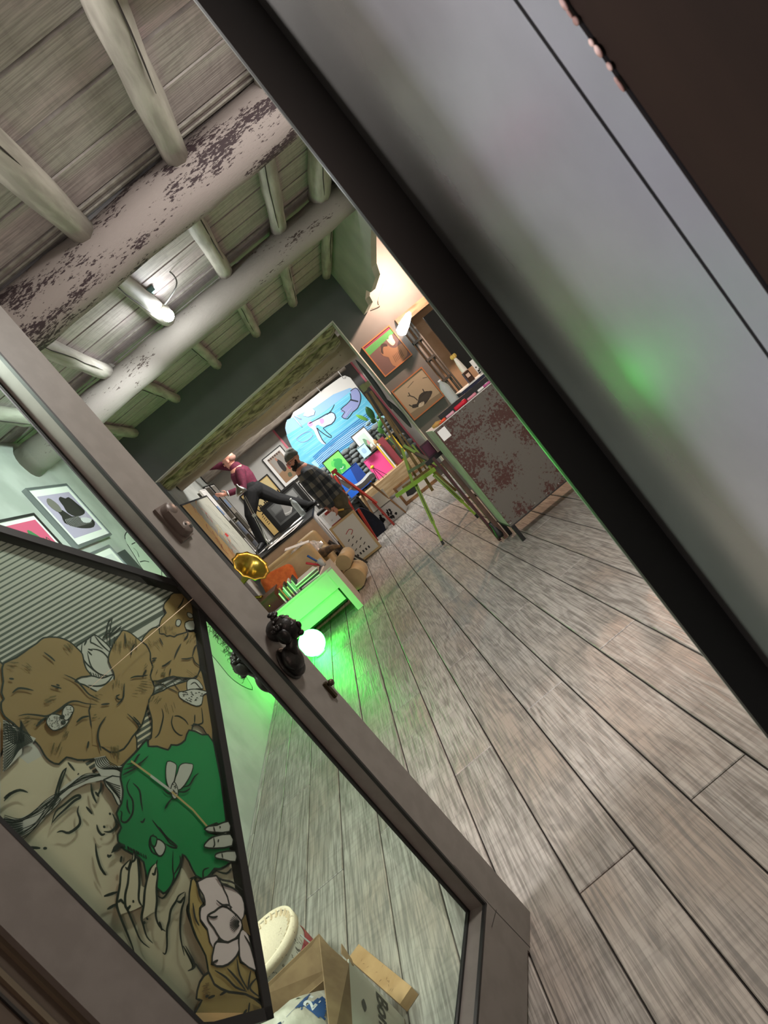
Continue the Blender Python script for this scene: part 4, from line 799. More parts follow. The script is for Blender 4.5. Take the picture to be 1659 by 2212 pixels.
wallpicR('artichoke_print', 'framed pink print with a green artichoke on the left wall', 4.18, 4.74, 1.9, 2.36, .018, blk, .03, 'd8577c', dB, ['3f7d4a', '2a4a30'])
def dC(m, pf, w, h): D(m, pf, w, h, [(.15, .0), (.95, 0), (.9, .5), (.75, .8), (.5, .85), (.25, .7)], 1, 1, 2)
wallpicR('grey_print', 'white framed print of a dark mottled shape below the silver framed one', 4.90, 5.47, 1.45, 1.955, .022, sil, .05, 'd9d6d8', dC, [mat('mottled_dark', '4c4745', .6, c2='2c2928', scale=20)])
MB().bb((XL, 5.5, 1.35), (XL+.02, 5.74, 1.87)).build('dark_wall_board', flat('3c403f'), label='plain dark rectangular board on the left wall next to the drawn face', category='board')
wg = frame((XL+.001, 0, 0), (0, 1, 0), (0, 0, 1))
def WG(*p): 
    q = PX(p[0], p[1], XL); return (q.y, q.z)
dm = MB(); lt_ = [WG(*p) for p in ((270, 1165), (275, 1148), (292, 1143), (320, 1165), (350, 1200), (372, 1240), (400, 1275), (410, 1292), (385, 1300), (345, 1262), (312, 1235), (290, 1200))]
dm.poly(wg, smooth(lt_, 3, True), .0006, 0); dm.stroke(wg, smooth(lt_, 3, True), .010, .001, 1)
for s__ in ([(284, 1176), (292, 1172)], [(300, 1168), (306, 1174)], [(288, 1184), (296, 1192), (300, 1204)], [(300, 1180), (312, 1186)], [(302, 1214), (312, 1212), (322, 1214)], [(305, 1150), (340, 1190), (365, 1238)], [(340, 1215), (362, 1250), (395, 1280)], [(330, 1195), (352, 1225)], [(318, 1175), (345, 1220), (350, 1255)]):
    dm.stroke(wg, smooth([WG(*p) for p in s__], 3), .009, .0012, 1)
fish = [WG(*p) for p in ((425, 1300), (430, 1345), (440, 1390), (470, 1430), (505, 1470), (545, 1490), (530, 1460), (500, 1420), (470, 1370), (445, 1330))]
dm.poly(wg, smooth(fish, 3, True), .0006, 2); dm.stroke(wg, smooth(fish, 3, True), .010, .001, 1)
rr = random.Random(12)
for i in range(170):
    t = rr.random(); x = 428+t*95+rr.uniform(-2, 16)*(1-t*.3); y = 1315+t*150+rr.uniform(-10, 10); r_ = rr.uniform(2, 5); a0 = rr.uniform(0, 6)
    dm.stroke(wg, smooth([WG(x+r_*math.cos(a0+j), y+r_*1.3*math.sin(a0+j)) for j in range(4)], 2), .005, .0012, 1)
dm.build('wall_drawing', [mat('drawing_white', 'c6cdc3', .7), mat('drawing_line', '2c332c', .7), mat('drawing_pale_green', '9fb59b', .7)], wl)
# ================================================================ PEOPLE
def plaid_mat():
    m = bpy.data.materials.new('plaid_flannel'); m.use_nodes = True; nt = m.node_tree; N = nt.nodes; L = nt.links; b = N['Principled BSDF']; b.inputs['Roughness'].default_value = .9
    tc = N.new('ShaderNodeTexCoord'); sp = N.new('ShaderNodeSeparateXYZ'); L.new(tc.outputs['Object'], sp.inputs[0])
    def st(sock, k, ph):
        a = N.new('ShaderNodeMath'); a.operation = 'MULTIPLY_ADD'; a.inputs[1].default_value = k; a.inputs[2].default_value = ph; L.new(sock, a.inputs[0])
        s = N.new('ShaderNodeMath'); s.operation = 'SINE'; L.new(a.outputs[0], s.inputs[0]); g = N.new('ShaderNodeMath'); g.operation = 'GREATER_THAN'; g.inputs[1].default_value = 0; L.new(s.outputs[0], g.inputs[0]); return g.outputs[0]
    a = N.new('ShaderNodeMath'); L.new(sp.outputs[0], a.inputs[0]); L.new(sp.outputs[1], a.inputs[1])
    s = N.new('ShaderNodeMath'); L.new(st(a.outputs[0], 42, .4), s.inputs[0]); L.new(st(sp.outputs[2], 42, 1), s.inputs[1])
    h = N.new('ShaderNodeMath'); h.operation = 'MULTIPLY'; h.inputs[1].default_value = .5; L.new(s.outputs[0], h.inputs[0])
    r = N.new('ShaderNodeValToRGB'); r.color_ramp.interpolation = 'CONSTANT'; e = r.color_ramp.elements; e[0].color = lin('20242a'); e[1].position = .4; e[1].color = lin('383a3c'); n = e.new(.9); n.color = lin('66625a')
    L.new(h.outputs[0], r.inputs[0]); L.new(r.outputs[0], b.inputs['Base Color']); return m
skin = mat('skin_tone', 'c98f78', .55, c2='bd8069', scale=9)
def hand(m, w, d, side, r=.0085, curl=.5, ln=.085):
    """palm and five fingers from wrist w in direction d; side = thumb direction"""
    d = V(d).normalized(); s = (V(side)-d*V(side).dot(d)).normalized(); n_ = d.cross(s)
    w = V(w); limb(m, [w, w+d*.045, w+d*.085], [.024, .032, .034], 10, .55, upv=tuple(n_))
    for i, (o, l) in enumerate(((.027, .95), (.009, 1.05), (-.009, .98), (-.026, .78))):
        b = w+d*.085+s*o; f1 = b+d*ln*.5*l+n_*curl*.012; f2 = f1+(d*(1-curl*.6)+n_*curl).normalized()*ln*.5*l
        limb(m, [b, f1, f2], [r, r*.95, r*.8], 8)
    t = w+d*.02+s*.026; limb(m, [t, t+(d*.6+s*.8).normalized()*.035, t+(d*.95+s*.55).normalized()*.066], [r*1.3, r*1.15, r*.95], 8)
def head(m, c, f, upv, s=1.0):
    f = V(f).normalized(); u = V(upv).normalized(); u = (u-f*u.dot(f)).normalized(); r = u.cross(f); R = Matrix((r, f, u)).transposed(); c = V(c)
    q = lambda a, b, z: c+r*a*s+f*b*s+u*z*s
    m.ball(q(0, -.012, .022), (.076*s, .096*s, .092*s), 20, R=R); m.ball(q(0, .02, -.035), (.060*s, .070*s, .080*s), 18, R=R)
    m.ball(q(0, .066, -.086), (.028*s, .024*s, .022*s), 12, R=R)                      # chin
    m.tube([q(0, .086, .02), q(0, .106, -.018), q(0, .098, -.032)], [.010*s, .014*s, .016*s], 10)   # nose
    m.ball(q(0, .078, .022), (.052*s, .020*s, .012*s), 12, R=R)                       # brow
    m.ball(q(0, .084, -.058), (.024*s, .012*s, .010*s), 12, R=R)                      # mouth
    for e in (-1, 1): m.ball(q(.076*e, -.006, -.012), (.012*s, .020*s, .032*s), 10, R=R)
    return q, R
def J(x, y, Y): return P(x, y, Y)
# --- man in plaid
M1 = thing('person', 'bearded man in grey beanie, plaid overshirt and olive trousers standing in side view', 'person', (-.37, 9.36, .001))
Y = 9.36; dy = V((0, 1, 0))
F1 = V((-.86, -.48, -.12)); hc = J(633, 993, Y)
m = MB(); q1, R1 = head(m, hc, F1, (.0, 0, 1), 1.02)
neck = [J(642, 1000, Y), J(652, 1012, Y)]
limb(m, neck, [.055, .06])
ch_ = [J(655, 1016, Y), J(680, 1040, Y), J(706, 1064, Y), J(727, 1080, Y)]
limb(m, ch_, [.11, .14, .13, .13], 16, .85)
shN, elN, wrN = J(665, 1022, Y-.17), J(694, 1064, Y-.22), J(716, 1092, Y-.22)
shF, elF, wrF = J(662, 1016, Y+.17), J(682, 1055, Y+.2), J(700, 1085, Y+.1)
for a_, b_, c_ in ((shN, elN, wrN), (shF, elF, wrF)): limb(m, [a_, b_, c_], [.045, .038, .026])
hand(m, wrN, wrN-elN+V((.02, 0, -.02)), (-.5, -.6, 0), curl=.9); hand(m, wrF, wrF-elF, (-.5, .6, 0), curl=.6)
for sg in (-1, 1):
    limb(m, [J(727, 1080, Y+.09*sg), J(762, 1128, Y+.09*sg), V((-.36+.04*sg, Y+.10*sg, .09))], [.075, .052, .038])
voxel(m.build('body', skin, M1), .008)
jk = MB()
limb(jk, [J(650, 1010, Y), J(664, 1024, Y), J(684, 1042, Y), J(706, 1062, Y)], [.088, .155, .19, .195], 18, .9)
jk.tube([J(706, 1062, Y), J(720, 1077, Y)], [.195, .205], 18, asp=.9)
for sg, (a_, b_, c_) in ((-1, (shN, elN, wrN)), (1, (shF, elF, wrF))): limb(jk, [a_.lerp(V(J(655, 1016, Y)), .25), a_, a_.lerp(b_, .5), b_, b_.lerp(c_, .9)], [.085, .088, .078, .072, .058])
limb(jk, [J(652, 1012, Y), J(656, 1016, Y)], [.072, .09], 14)
voxel(jk.build('overshirt', plaid_mat(), M1), .010)
tm = MB(); olive = mat('olive_cloth', '5a5038', .85, c2='4d4430', scale=14, bump=.4)
limb(tm, [J(718, 1072, Y), J(729, 1083, Y)], [.15, .155], 16, .85)
feet = []
for sg in (-1, 1):
    kn = J(764, 1129, Y+.09*sg); an = V((-.345+.05*sg, Y+.10*sg, .12)); limb(tm, [J(729, 1083, Y+.08*sg), J(746, 1106, Y+.09*sg), kn, kn.lerp(an, .5), an+V((0, 0, .03)), an-V((0, 0, .04))], [.115, .102, .085, .078, .066, .068])
    feet.append(an)
    limb(tm, [kn.lerp(J(729, 1083, Y+.08*sg), .35)+V((0, .07*sg, 0)), kn.lerp(J(729, 1083, Y+.08*sg), .65)+V((0, .075*sg, 0))], [.05, .05], 8)
voxel(tm.build('trousers', olive, M1), .010)
suede = mat('tan_suede', '8a6f45', .8, c2='6f5836', scale=20)
def shoe(par, an, d, col_, sole):
    d = V((d[0], d[1], 0)).normalized(); h = V((an.x, an.y, 0)); m = MB()
    limb(m, [h-d*.05+V((0, 0, .055)), h+V((0, 0, .075)), h+d*.08+V((0, 0, .06)), h+d*.15+V((0, 0, .045)), h+d*.19+V((0, 0, .04))], [.040, .046, .042, .040, .032], 12)
    limb(m, [h+V((0, 0, .07)), h+V((0, 0, .13))], [.046, .05], 12)
    s = voxel(m.build('shoe', col_, par), .008)
    sm = MB(); fr = frame(h+V((0, 0, .001)), d, V((-d.y, d.x, 0))); p = smooth([(-.09, -.03), (-.03, -.043), (.08, -.043), (.16, -.046), (.225, -.02), (.225, .02), (.16, .046), (.08, .043), (-.03, .043), (-.09, .03)], 2, True)
    sm.prism(fr, p, 0, .022).build('sole', sole, s)
for sg, an in zip((-1, 1), feet): shoe(M1, an, (-.88, -.42) if sg < 0 else (-.95, .1), suede, wht)
bn = MB(); bn.ball(q1(0, -.018, .052), (.086, .106, .086), 20, R=R1); bn.ball(q1(0, -.045, .095), (.070, .075, .06), 16, R=R1)
voxel(bn.build('beanie', mat('beanie_knit', '5f605a', .95, c2='54554f', scale=60, bump=.5), M1), .008)
c = q1(0, 0, .008); ring = MB()
ring.lathe([(.090, -.018), (.095, 0), (.092, .022)], q1(0, -.014, .038), R1 @ V((0, -.12, 1)), 24); 
for i, v_ in enumerate(ring.v): 
    o_ = q1(0, -.014, .038); dd = v_-o_; f_ = V(F1).normalized(); ring.v[i] = o_+dd+f_*dd.dot(f_)*.16
ring.build('beanie_cuff', mat('beanie_knit', '5f605a'), M1)
bd = MB()
for a_, b_, z_, r_ in ((0, .070, -.088, .036), (.03, .055, -.080, .032), (-.03, .055, -.080, .032), (.055, .03, -.055, .026), (-.055, .03, -.055, .026), (0, .074, -.112, .034), (.02, .085, -.098, .028), (-.02, .085, -.098, .028), (.066, .012, -.025, .016), (-.066, .012, -.025, .016), (0, .09, -.046, .012), (.02, .086, -.05, .011), (-.02, .086, -.05, .011)): bd.ball(q1(a_, b_, z_), r_, 10)
voxel(bd.build('beard', mat('beard_dark', '241a16', .9, c2='160f0c', scale=60, bump=.6), M1), .006)
gs = MB()
for e_ in (-1, 1):
    cc = q1(.032*e_, .098, .004); gs.tube([cc+R1 @ V((.024*math.cos(t*.5236), 0, .019*math.sin(t*.5236))) for t in range(13)], .0032, 6, cap=False)
    gs.tube([q1(.056*e_, .096, .01), q1(.078*e_, .04, .008), q1(.08*e_, -.01, .004)], .0028, 6)
gs.tube([q1(.009, .101, .006), q1(-.009, .101, .006)], .003, 6)
gs.build('glasses', mat('glasses_frame', '4a1f1c', .3), M1)
for e_ in (-1, 1): MB().ball(q1(.032*e_, .084, .004), .012, 10).ball(q1(.032*e_, .0945, .004), .005, 8, 1).build('eye', ['e8e2da', '2b1f18'], M1)
hw = wrN+(wrN-elN).normalized()*.11
MB().tube([hw+V((-.02, 0, .03)), hw+V((.10, 0, -.035))], [.013, .013], 8).tube([hw+V((.10, 0, -.035)), hw+V((.20, 0, -.085))], [.006, .004], 8, 1).build('yellow_tool', ['d9ac4e', '3a3428'], label="yellow handled tool in the plaid-shirted man's hand", category='tool')
# --- bald man on the table
TOPZ = .905
M2 = thing('person', 'bald man in burgundy sweater and black trousers straddling on the table, reaching left', 'person', (-1.2, 10.5, TOPZ))
Y = 10.5; F2 = V((-.93, .30, -.05)); hc = J(494, 994, Y)
m = MB(); q2, R2 = head(m, hc, F2, (.12, 0, 1), 1.08)
limb(m, [J(501, 1003, Y), J(510, 1012, Y)], [.058, .065])
limb(m, [J(515, 1018, Y), J(527, 1036, Y), J(540, 1052, Y)], [.12, .13, .12], 16, .8)
sN, eN, wN = J(520, 1018, Y-.18), J(527, 1054, Y-.26), J(492, 1067, Y-.30)
sF, eF, wF = J(507, 1008, Y+.16), J(467, 1006, Y+.2), J(436, 1012, Y+.15)
for a_, b_, c_ in ((sN, eN, wN), (sF, eF, wF)): limb(m, [a_, b_, c_], [.045, .038, .027])
hand(m, wN, J(470, 1070, Y-.32)-wN, (0, -.3, 1), curl=.3, ln=.095); hand(m, wF, wF-eF+V((0, 0, .05)), (0, -.2, -1), curl=.5)
aL = V((J(563, 1166, Y).x, Y-.06, TOPZ+.09)); aR = V((J(662, 1090, Y).x, Y+.05, TOPZ+.09))
hL, hR = J(544, 1062, Y-.05), J(553, 1056, Y+.05); kL, kR = J(541, 1112, Y-.10), J(602, 1077, Y+.04)
limb(m, [hL, kL, aL], [.08, .055, .04]); limb(m, [hR, kR, aR], [.08, .055, .04])
voxel(m.build('body', mat('skin_pink', 'd49a86', .5, c2='c98a76', scale=9), M2), .008)
burg = mat('burgundy_knit', '5e1530', .85, c2='4e1028', scale=30, bump=.2)
sw = MB(); limb(sw, [J(510, 1011, Y), J(517, 1020, Y), J(526, 1034, Y), J(536, 1048, Y), J(542, 1056, Y)], [.10, .155, .17, .155, .15], 18, .85)
for a_, b_, c_ in ((sN, eN, wN), (sF, eF, wF)): limb(sw, [a_.lerp(J(517, 1020, Y), .3), a_, a_.lerp(b_, .5), b_, b_.lerp(c_, .88)], [.08, .078, .068, .060, .046])
voxel(sw.build('sweater', burg, M2), .010)
MB().lathe([(.066, -.012), (.074, 0), (.070, .014)], J(506, 1006, Y), J(500, 999, Y)-J(512, 1013, Y), 20).build('collar', wht, M2)
cf = wN.lerp(eN, .06); MB().lathe([(.040, -.012), (.042, .012)], cf, wN-eN, 16).build('cuff', wht, M2)
MB().lathe([(.036, -.008), (.038, .008)], wN, wN-eN, 16).build('watch', blk, M2)
tr_ = MB(); limb(tr_, [J(539, 1052, Y), J(549, 1060, Y)], [.15, .155], 16, .82)
limb(tr_, [hL, hL.lerp(kL, .5), kL, kL.lerp(aL, .5), aL], [.125, .112, .090, .078, .062]); limb(tr_, [hR, hR.lerp(kR, .5), kR, kR.lerp(aR, .5), aR], [.125, .112, .090, .078, .062])
voxel(tr_.build('trousers', mat('black_cloth', '0b0b0d', .9, c2='070708', scale=14, bump=.4), M2), .010)
for an, d in ((aL, (-.5, -.86)), (aR, (.7, -.7))):
    k0 = len(bpy.data.objects); hh = V((an.x, an.y, TOPZ)); dd = V((d[0], d[1], 0)).normalized(); m = MB()
    limb(m, [hh-dd*.05+V((0, 0, .055)), hh+V((0, 0, .075)), hh+dd*.08+V((0, 0, .06)), hh+dd*.17+V((0, 0, .042))], [.042, .048, .044, .036], 12)
    s = voxel(m.build('shoe', mat('black_leather', '141414', .5), M2), .008); MB().prism(frame(hh+V((0, 0, .002)), dd, V((-dd.y, dd.x, 0))), smooth([(-.09, -.03), (0, -.045), (.12, -.045), (.21, -.015), (.21, .015), (.12, .045), (0, .045), (-.09, .03)], 2, True), 0, .02).build('sole', blk, s)
hb = MB(); hb.ball(q2(0, -.052, -.008), (.078, .068, .050), 16, R=R2); hb.build('cropped_hair', mat('cropped_hair', 'a0786a', .9), M2)
for e_ in (-1, 1): MB().ball(q2(.032*e_, .083, .004), .011, 8).build('eye', '3a2c26', M2)
# ================================================================ FAR ROOM
wk = thing('work_table', 'long table with beige front panel and black rimmed top', 'table', (-1.1, 10, .001))
MB().bb((-1.66, 8.98, TOPZ-.03), (-.62, 10.95, TOPZ)).build('tabletop', blk, wk)
MB().bb((-1.63, 9.0, .33), (-.625, 9.03, TOPZ-.032)).build('front_panel', mat('beige_panel', 'b5a088', .6, c2='ad9880', scale=5), wk)
MB().bb((-.66, 9.03, .33), (-.625, 10.9, TOPZ-.032)).build('side_panel', flat('d3cfc8'), wk)
for x, y in ((-1.60, 9.06), (-.68, 9.06), (-1.6, 10.88), (-.68, 10.88)): MB().bb((x-.025, y-.025, .001), (x+.025, y+.025, TOPZ-.03)).build('leg', blk, wk)
rr = random.Random(21)
for i in range(11):
    x, y = -.80-rr.random()*.6, 9.10+rr.random()*.75; a_ = rr.uniform(0, 3); R = Matrix.Rotation(a_, 3, 'Z')
    lab = 'loose white paper sheet lying on the work table'
    MB().box((x, y, TOPZ+.003+i*.003), (.30, .21, .002), R=R).build('paper_sheet', flat('e9e6e2'), label=lab, category='paper', group='papers on the work table')
bottle((-.73, 9.55, TOPZ+.036), .31, .042, 'clear plastic water bottle standing among papers on the work table')
dl = thing('desk_lamp', 'silver desk lamp with a jointed arm in front of the bald man', 'lamp', (-1.23, 9.25, TOPZ+.04))
chrome = mat('brushed_silver', 'a9a8a4', .28, .9)
b0 = V((-1.23, 9.25, TOPZ+.04)); b1 = P(549, 1113, 9.25); b2 = P(527, 1074, 9.2); hd = P(519, 1060, 9.15)
b0 = V((P(573, 1168, 9.25).x, 9.25, TOPZ+.04)); dl.location = b0; WL['desk_lamp'] = b0.copy()
MB().lathe([(0, .02), (.07, .016), (.085, 0), (0, 0)], b0, (0, 0, 1), 20).build('base', chrome, dl)
MB().bar(b0+V((-.012, 0, .01)), b1+V((-.012, 0, 0)), .009).bar(b0+V((.018, 0, .01)), b1+V((.012, 0, 0)), .009).build('lower_arm', chrome, dl)
MB().bar(b1+V((-.012, 0, 0)), b2, .009).bar(b1+V((.014, 0, 0)), b2+V((.022, 0, 0)), .009).box(b1, (.05, .03, .04)).build('upper_arm', chrome, dl)
axl = (P(515, 1050, 9.15)-P(530, 1072, 9.15)).normalized()
MB().lathe([(0, .10), (.016, .095), (.022, .06), (.045, .035), (.072, 0), (.085, -.045), (.080, -.045), (.065, 0)], hd, axl, 24).build('shade', chrome, dl)
# framed posters on the far wall
def rectpic(nm, lab, TL, BR, Yp, fw, fm, mw, bg, dr, ml, tilt=0, depth=.03):
    a = P(*TL, Yp); b = P(*BR, Yp); w = b.x-a.x; h = a.z-b.z
    return framed(nm, lab, 'picture', (a.x, Yp, b.z), (1, 0, 0), (0, 0, 1), w, h, fw, fm, depth, None, mw, bg, dr, ml)
def dP(m, pf, w, h):
    D(m, pf, w, h, [(0, 0), (1, 0), (1, .45), (0, .38)], 1); D(m, pf, w, h, [(.12, .42), (.9, .42), (.9, .92), (.12, .9)], 2, 2); D(m, pf, w, h, [(.38, .34), (.6, .36), (.66, .6), (.56, .8), (.44, .78), (.36, .58)], 3, 3, 2)
    D(m, pf, w, h, [(.42, .78), (.52, .78), (.52, .88), (.43, .88)], 4, 4, 2); D(m, pf, w, h, [(.4, .1), (.6, .06), (.66, .2), (.46, .22)], 5, 4, 2); D(m, pf, w, h, [(.72, .3), (.84, .3), (.84, .46), (.74, .46)], 6, 5, 2)
    for i in range(6): D(m, pf, w, h, [(.04+i*.16, .93), (.14+i*.16, .93), (.14+i*.16, .99), (.04+i*.16, .99)], 7, 5)
framed2('photo_poster', 'black framed poster with white mount, photo of a dark figure bending, highest on far wall', 'picture', (-.86, 11.95, 1.38), (1, 0, 0), (0, 0, 1), .41, .64, .016, blk, .05, 'a59384', dP, ['9c7a5a', 'a09a92', '26221f', 'b27a64', '5b6047', 'a02a24', '4e3a34'])
def dPo(m, pf, w, h):
    D(m, pf, w, h, [(.02, .72), (.3, .6), (.95, .62), (.98, .98), (.02, .98)], 1)
    for i, (x, y) in enumerate(((.1, .66), (.28, .64), (.46, .67), (.64, .64), (.82, .66))):
        DS(m, pf, w, h, [(x, y), (x+.03, y-.1), (x+.12, y-.12), (x+.14, y)], .022, 2, 4, 3); DS(m, pf, w, h, [(x+.02, y-.2), (x+.12, y-.17)], .018, 2, 4, 2)
    for i in range(26): DS(m, pf, w, h, [(.08+(i % 6)*.15, .24+(i//6)*.045), (.15+(i % 6)*.15, .25+(i//6)*.045)], .012, 2, 3, 1)
    for ox in (.34, .60): DS(m, pf, w, h, [(ox, .15), (ox+.08, .19), (ox+.16, .14), (ox+.10, .08), (ox, .02), (ox+.18, .02)], .03, 3, 4, 3)
framed2('yellow_poster', 'large black framed yellow poster with black lettering and a red 22 behind the bald man', 'picture', (-1.56, 11.95, .86), (1, 0, 0), (0, 0, 1), .62, .92, .022, blk, .0, 'cfae6c', dPo, ['d8c48e', '211a14', 'b8341f'])
def dPk(m, pf, w, h):
    D(m, pf, w, h, [(.05, .0), (.75, 0), (.95, .3), (.95, .8), (.1, .95)], 1); D(m, pf, w, h, [(.3, .1), (.62, .04), (.85, .2), (.88, .5), (.7, .72), (.42, .72), (.26, .45)], 2, 2, 2)
    D(m, pf, w, h, [(.3, .62), (.6, .66), (.85, .52), (.9, .7), (.66, .9), (.3, .84)], 1, 3, 2)
    for p in ([(.4, .5), (.5, .53)], [(.65, .5), (.75, .45)], [(.45, .22), (.6, .26), (.7, .2)]): DS(m, pf, w, h, p, .014, 3, 5, 2)
framed2('portrait_print', 'black framed print of a pink face with dark hair below the bending figure poster', 'picture', (-.64, 11.95, .78), (1, 0, 0), (0, 0, 1), .44, .54, .016, blk, .06, 'ece8e4', dPk, ['4a3424', 'c98f8c', '6a2a2a'])
def dGb(m, pf, w, h):
    D(m, pf, w, h, [(.05, .1), (.95, .1), (.95, .55), (.05, .5)], 1); D(m, pf, w, h, [(.1, .55), (.6, .6), (.62, .95), (.1, .9)], 2, 2); D(m, pf, w, h, [(.62, .55), (.95, .55), (.95, .95), (.65, .95)], 3, 2)
    D(m, pf, w, h, [(.3, .2), (.5, .15), (.6, .4), (.55, .75), (.42, .8), (.36, .5)], 4, 3, 2); DS(m, pf, w, h, [(.32, .3), (.5, .22), (.6, .35)], .02, 5, 4)
gb = framed('grey_photo', 'wide black framed grey photograph standing on the table behind the lamp', 'picture', (-1.30, 10.85, TOPZ+.003), (1, 0, 0), (0, 0, 1), .70, .50, .03, blk, .03, blk, .05, '555654', dGb, ['3b3b3a', '6a6b69', '7f807e', '8c8a86', 'b5b3ae'])
# stack on the left wall of the far room
def leftpic(nm, lab, Y0, Y1, z0, z1, x, fw, fm, mw, bg, dr, ml): return framed(nm, lab, 'picture', (x, Y0, z0), (0, 1, 0), (0, 0, 1), Y1-Y0, z1-z0, fw, fm, .025, None, mw, bg, dr, ml)
def dY(m, pf, w, h):
    D(m, pf, w, h, [(0, 0), (.3, 0), (.28, 1), (0, 1)], 1, 1); D(m, pf, w, h, [(.3, 0), (1, 0), (1, 1), (.28, 1)], 2, 1); rr = random.Random(2)
    for i in range(30): y_ = rr.uniform(.05, .9); x_ = rr.uniform(.03, .5); DS(m, pf, w, h, [(x_, y_), (x_+rr.uniform(-.05, .1), y_+.09), (x_+.05, y_+.14)], .012, rr.choice((3, 4, 5)), 3)
    for i in range(26): y_ = rr.uniform(.3, .95); x_ = rr.uniform(.4, .9); DS(m, pf, w, h, [(x_, y_), (x_+.04, y_-.1), (x_+.02, y_-.2)], .009, rr.choice((6, 7)), 3)
    D(m, pf, w, h, [(.5, .42), (.6, .42), (.58, .47), (.5, .47)], 8, 4)
leftpic('long_painting', 'long black edged orange and grey abstract painting filling the left wall beyond the opening', 8.22, 10.05, .92, 2.04, -1.66, .02, blk, 0, 'c9a489', dY, ['e0b878', 'a9a89a', 'e08a3c', 'f0c860', 'b85a50', '6a6a60', 'd8d6c8', 'c03028'])
def dW(m, pf, w, h):
    D(m, pf, w, h, [(.1, .2), (.9, .2), (.9, .5), (.1, .5)], 1); D(m, pf, w, h, [(.2, .6), (.8, .6), (.8, .75), (.2, .75)], 2)
for i, (y0, z0, z1, bg, lb) in enumerate(((10.12, .95, 2.16, 'dfdcd8', 'tall white framed print next to the long painting'), (10.62, 1.52, 2.2, '6f685f', 'upper brown grey framed print near the reaching hand'), (10.62, .95, 1.5, '8d9ab0', 'lower framed print with a blue patch near the reaching hand'), (11.15, 1.0, 2.2, '9c958c', 'narrow framed print at the far left corner'))):
    leftpic('wall_print', lb, y0, y0+.46, z0, z1, -1.70, .015, blk if i else wht, .02, bg, dW, ['3c3c3a', '7b93b8'])
for i in range(4): MB().bar((-1.52+.05*i, 11.2+.12*i, TOPZ*0+.001), (-1.70+.02*i, 11.3+.15*i, 1.2-.1*i), .03, .012).build('batten', wht, label=['longest white batten of those leaning in the far left corner', 'second longest white batten in the far left corner', 'third white batten in the far left corner, behind the two longest', 'shortest white batten, deepest in the far left corner'][i], category='batten', group='white battens in the far left corner')
# mural board hung from the beam
MY = 11.3
def MP(x, y): q = P(x, y, MY); return (q.x, q.z)
mf = frame((0, MY, 0), (1, 0, 0), (0, 0, 1))
mu_ = thing('hanging_mural', 'large blue hanging board painted with swimming figures, white rounded top', 'painting', tuple(P(720, 950, MY)))
ol = [(742, 810), (745, 812), (771, 845), (800, 875), (850, 930), (865, 960), (800, 1010), (700, 1064), (640, 985), (622, 950), (616, 925), (620, 905), (630, 895), (634, 890)]
ol = [(616, 925), (618, 912), (628, 903), (634, 890), (650, 880), (700, 840), (735, 815), (745, 811), (757, 816), (771, 835), (800, 872), (880, 980), (790, 1050), (735, 1090), (695, 1064), (640, 985), (622, 948)]
mm = MB(); pts = [MP(*p) for p in ol]; mm.prism(mf, pts, -.02, 0)
mm.build('board', flat('bdbcb9'), mu_)
mu = MB(); cyan = mat('mural_cyan', '4fa3c2', .5, c2='68b6d0', scale=2, stretch=(.4, 1, 5)); 
cols = [cyan, flat('7fa6c8'), flat('2a63b0'), flat('9ccbe0'), flat('18222e'), flat('a9b6d2'), flat('7f88b4'), flat('d08ab4'), flat('8fb2d6')]
def mpoly(p, mi, l, k=0): q = [MP(*x) for x in p]; mu.poly(mf, smooth(q, k, True) if k else q, .0015*l, mi)
def mline(p, w_, mi, l=6): mu.stroke(mf, smooth([MP(*x) for x in p], 2), w_*(1.35 if mi == 4 else 1), .0015*l, mi)
mpoly([(616, 925), (620, 907), (640, 898), (680, 880), (720, 852), (755, 838), (770, 842), (800, 872), (880, 980), (790, 1050), (735, 1090), (695, 1064), (640, 985), (622, 948)], 1, 1)
mpoly([(619, 940), (700, 890), (762, 842), (772, 838), (800, 872), (835, 920), (770, 965), (680, 1030), (640, 985)], 0, 2)
mpoly([(672, 1000), (710, 968), (760, 925), (800, 905), (832, 897), (842, 912), (790, 935), (740, 965), (686, 1010)], 3, 3)
for i in range(9): mline([(676+i*2.2, 988+i*3), (720+i*2, 948+i*3), (800+i*3, 888+i*3.2)], .012, 2, 4)
for i in range(10): mline([(625+i*6, 945+i*6), (700+i*6, 893+i*6), (765+i*6, 845+i*6)], .004, 3, 3)
# diver
mpoly([(668, 915), (678, 910), (690, 905), (706, 896), (718, 892), (724, 900), (720, 912), (708, 920), (696, 922), (688, 918), (682, 922), (690, 936), (696, 950), (704, 958), (698, 960), (686, 948), (678, 930), (668, 922)], 5, 5, 2)
mline([(668, 915), (690, 903), (716, 890), (725, 902), (716, 916), (698, 925), (716, 942), (710, 944), (690, 930), (684, 924), (696, 950), (704, 958)], .010, 4, 6); mpoly([(690, 906), (698, 904), (700, 912), (694, 916)], 7, 6, 2); mpoly([(664, 914), (672, 910), (676, 918), (668, 922)], 7, 6, 2)
mline([(706, 896), (716, 886), (722, 874)], .008, 4); mline([(640, 948), (652, 938), (668, 932), (676, 940), (664, 952), (650, 955), (640, 948)], .008, 6)
mpoly([(757, 845), (766, 838), (776, 842), (778, 860), (774, 878), (764, 888), (758, 890), (752, 898), (746, 904), (738, 902), (744, 892), (736, 890), (742, 880), (752, 870), (760, 862)], 6, 5, 2)
mline([(757, 845), (768, 838), (777, 848), (779, 864), (772, 882), (762, 890), (750, 905), (738, 900), (745, 890), (736, 884), (748, 874), (758, 862), (756, 850)], .009, 4, 6)
mline([(745, 900), (752, 888), (760, 880)], .006, 5, 7); mpoly([(757, 862), (774, 866), (773, 869), (756, 865)], 4, 7)
mu.build('painting', cols, mu_)
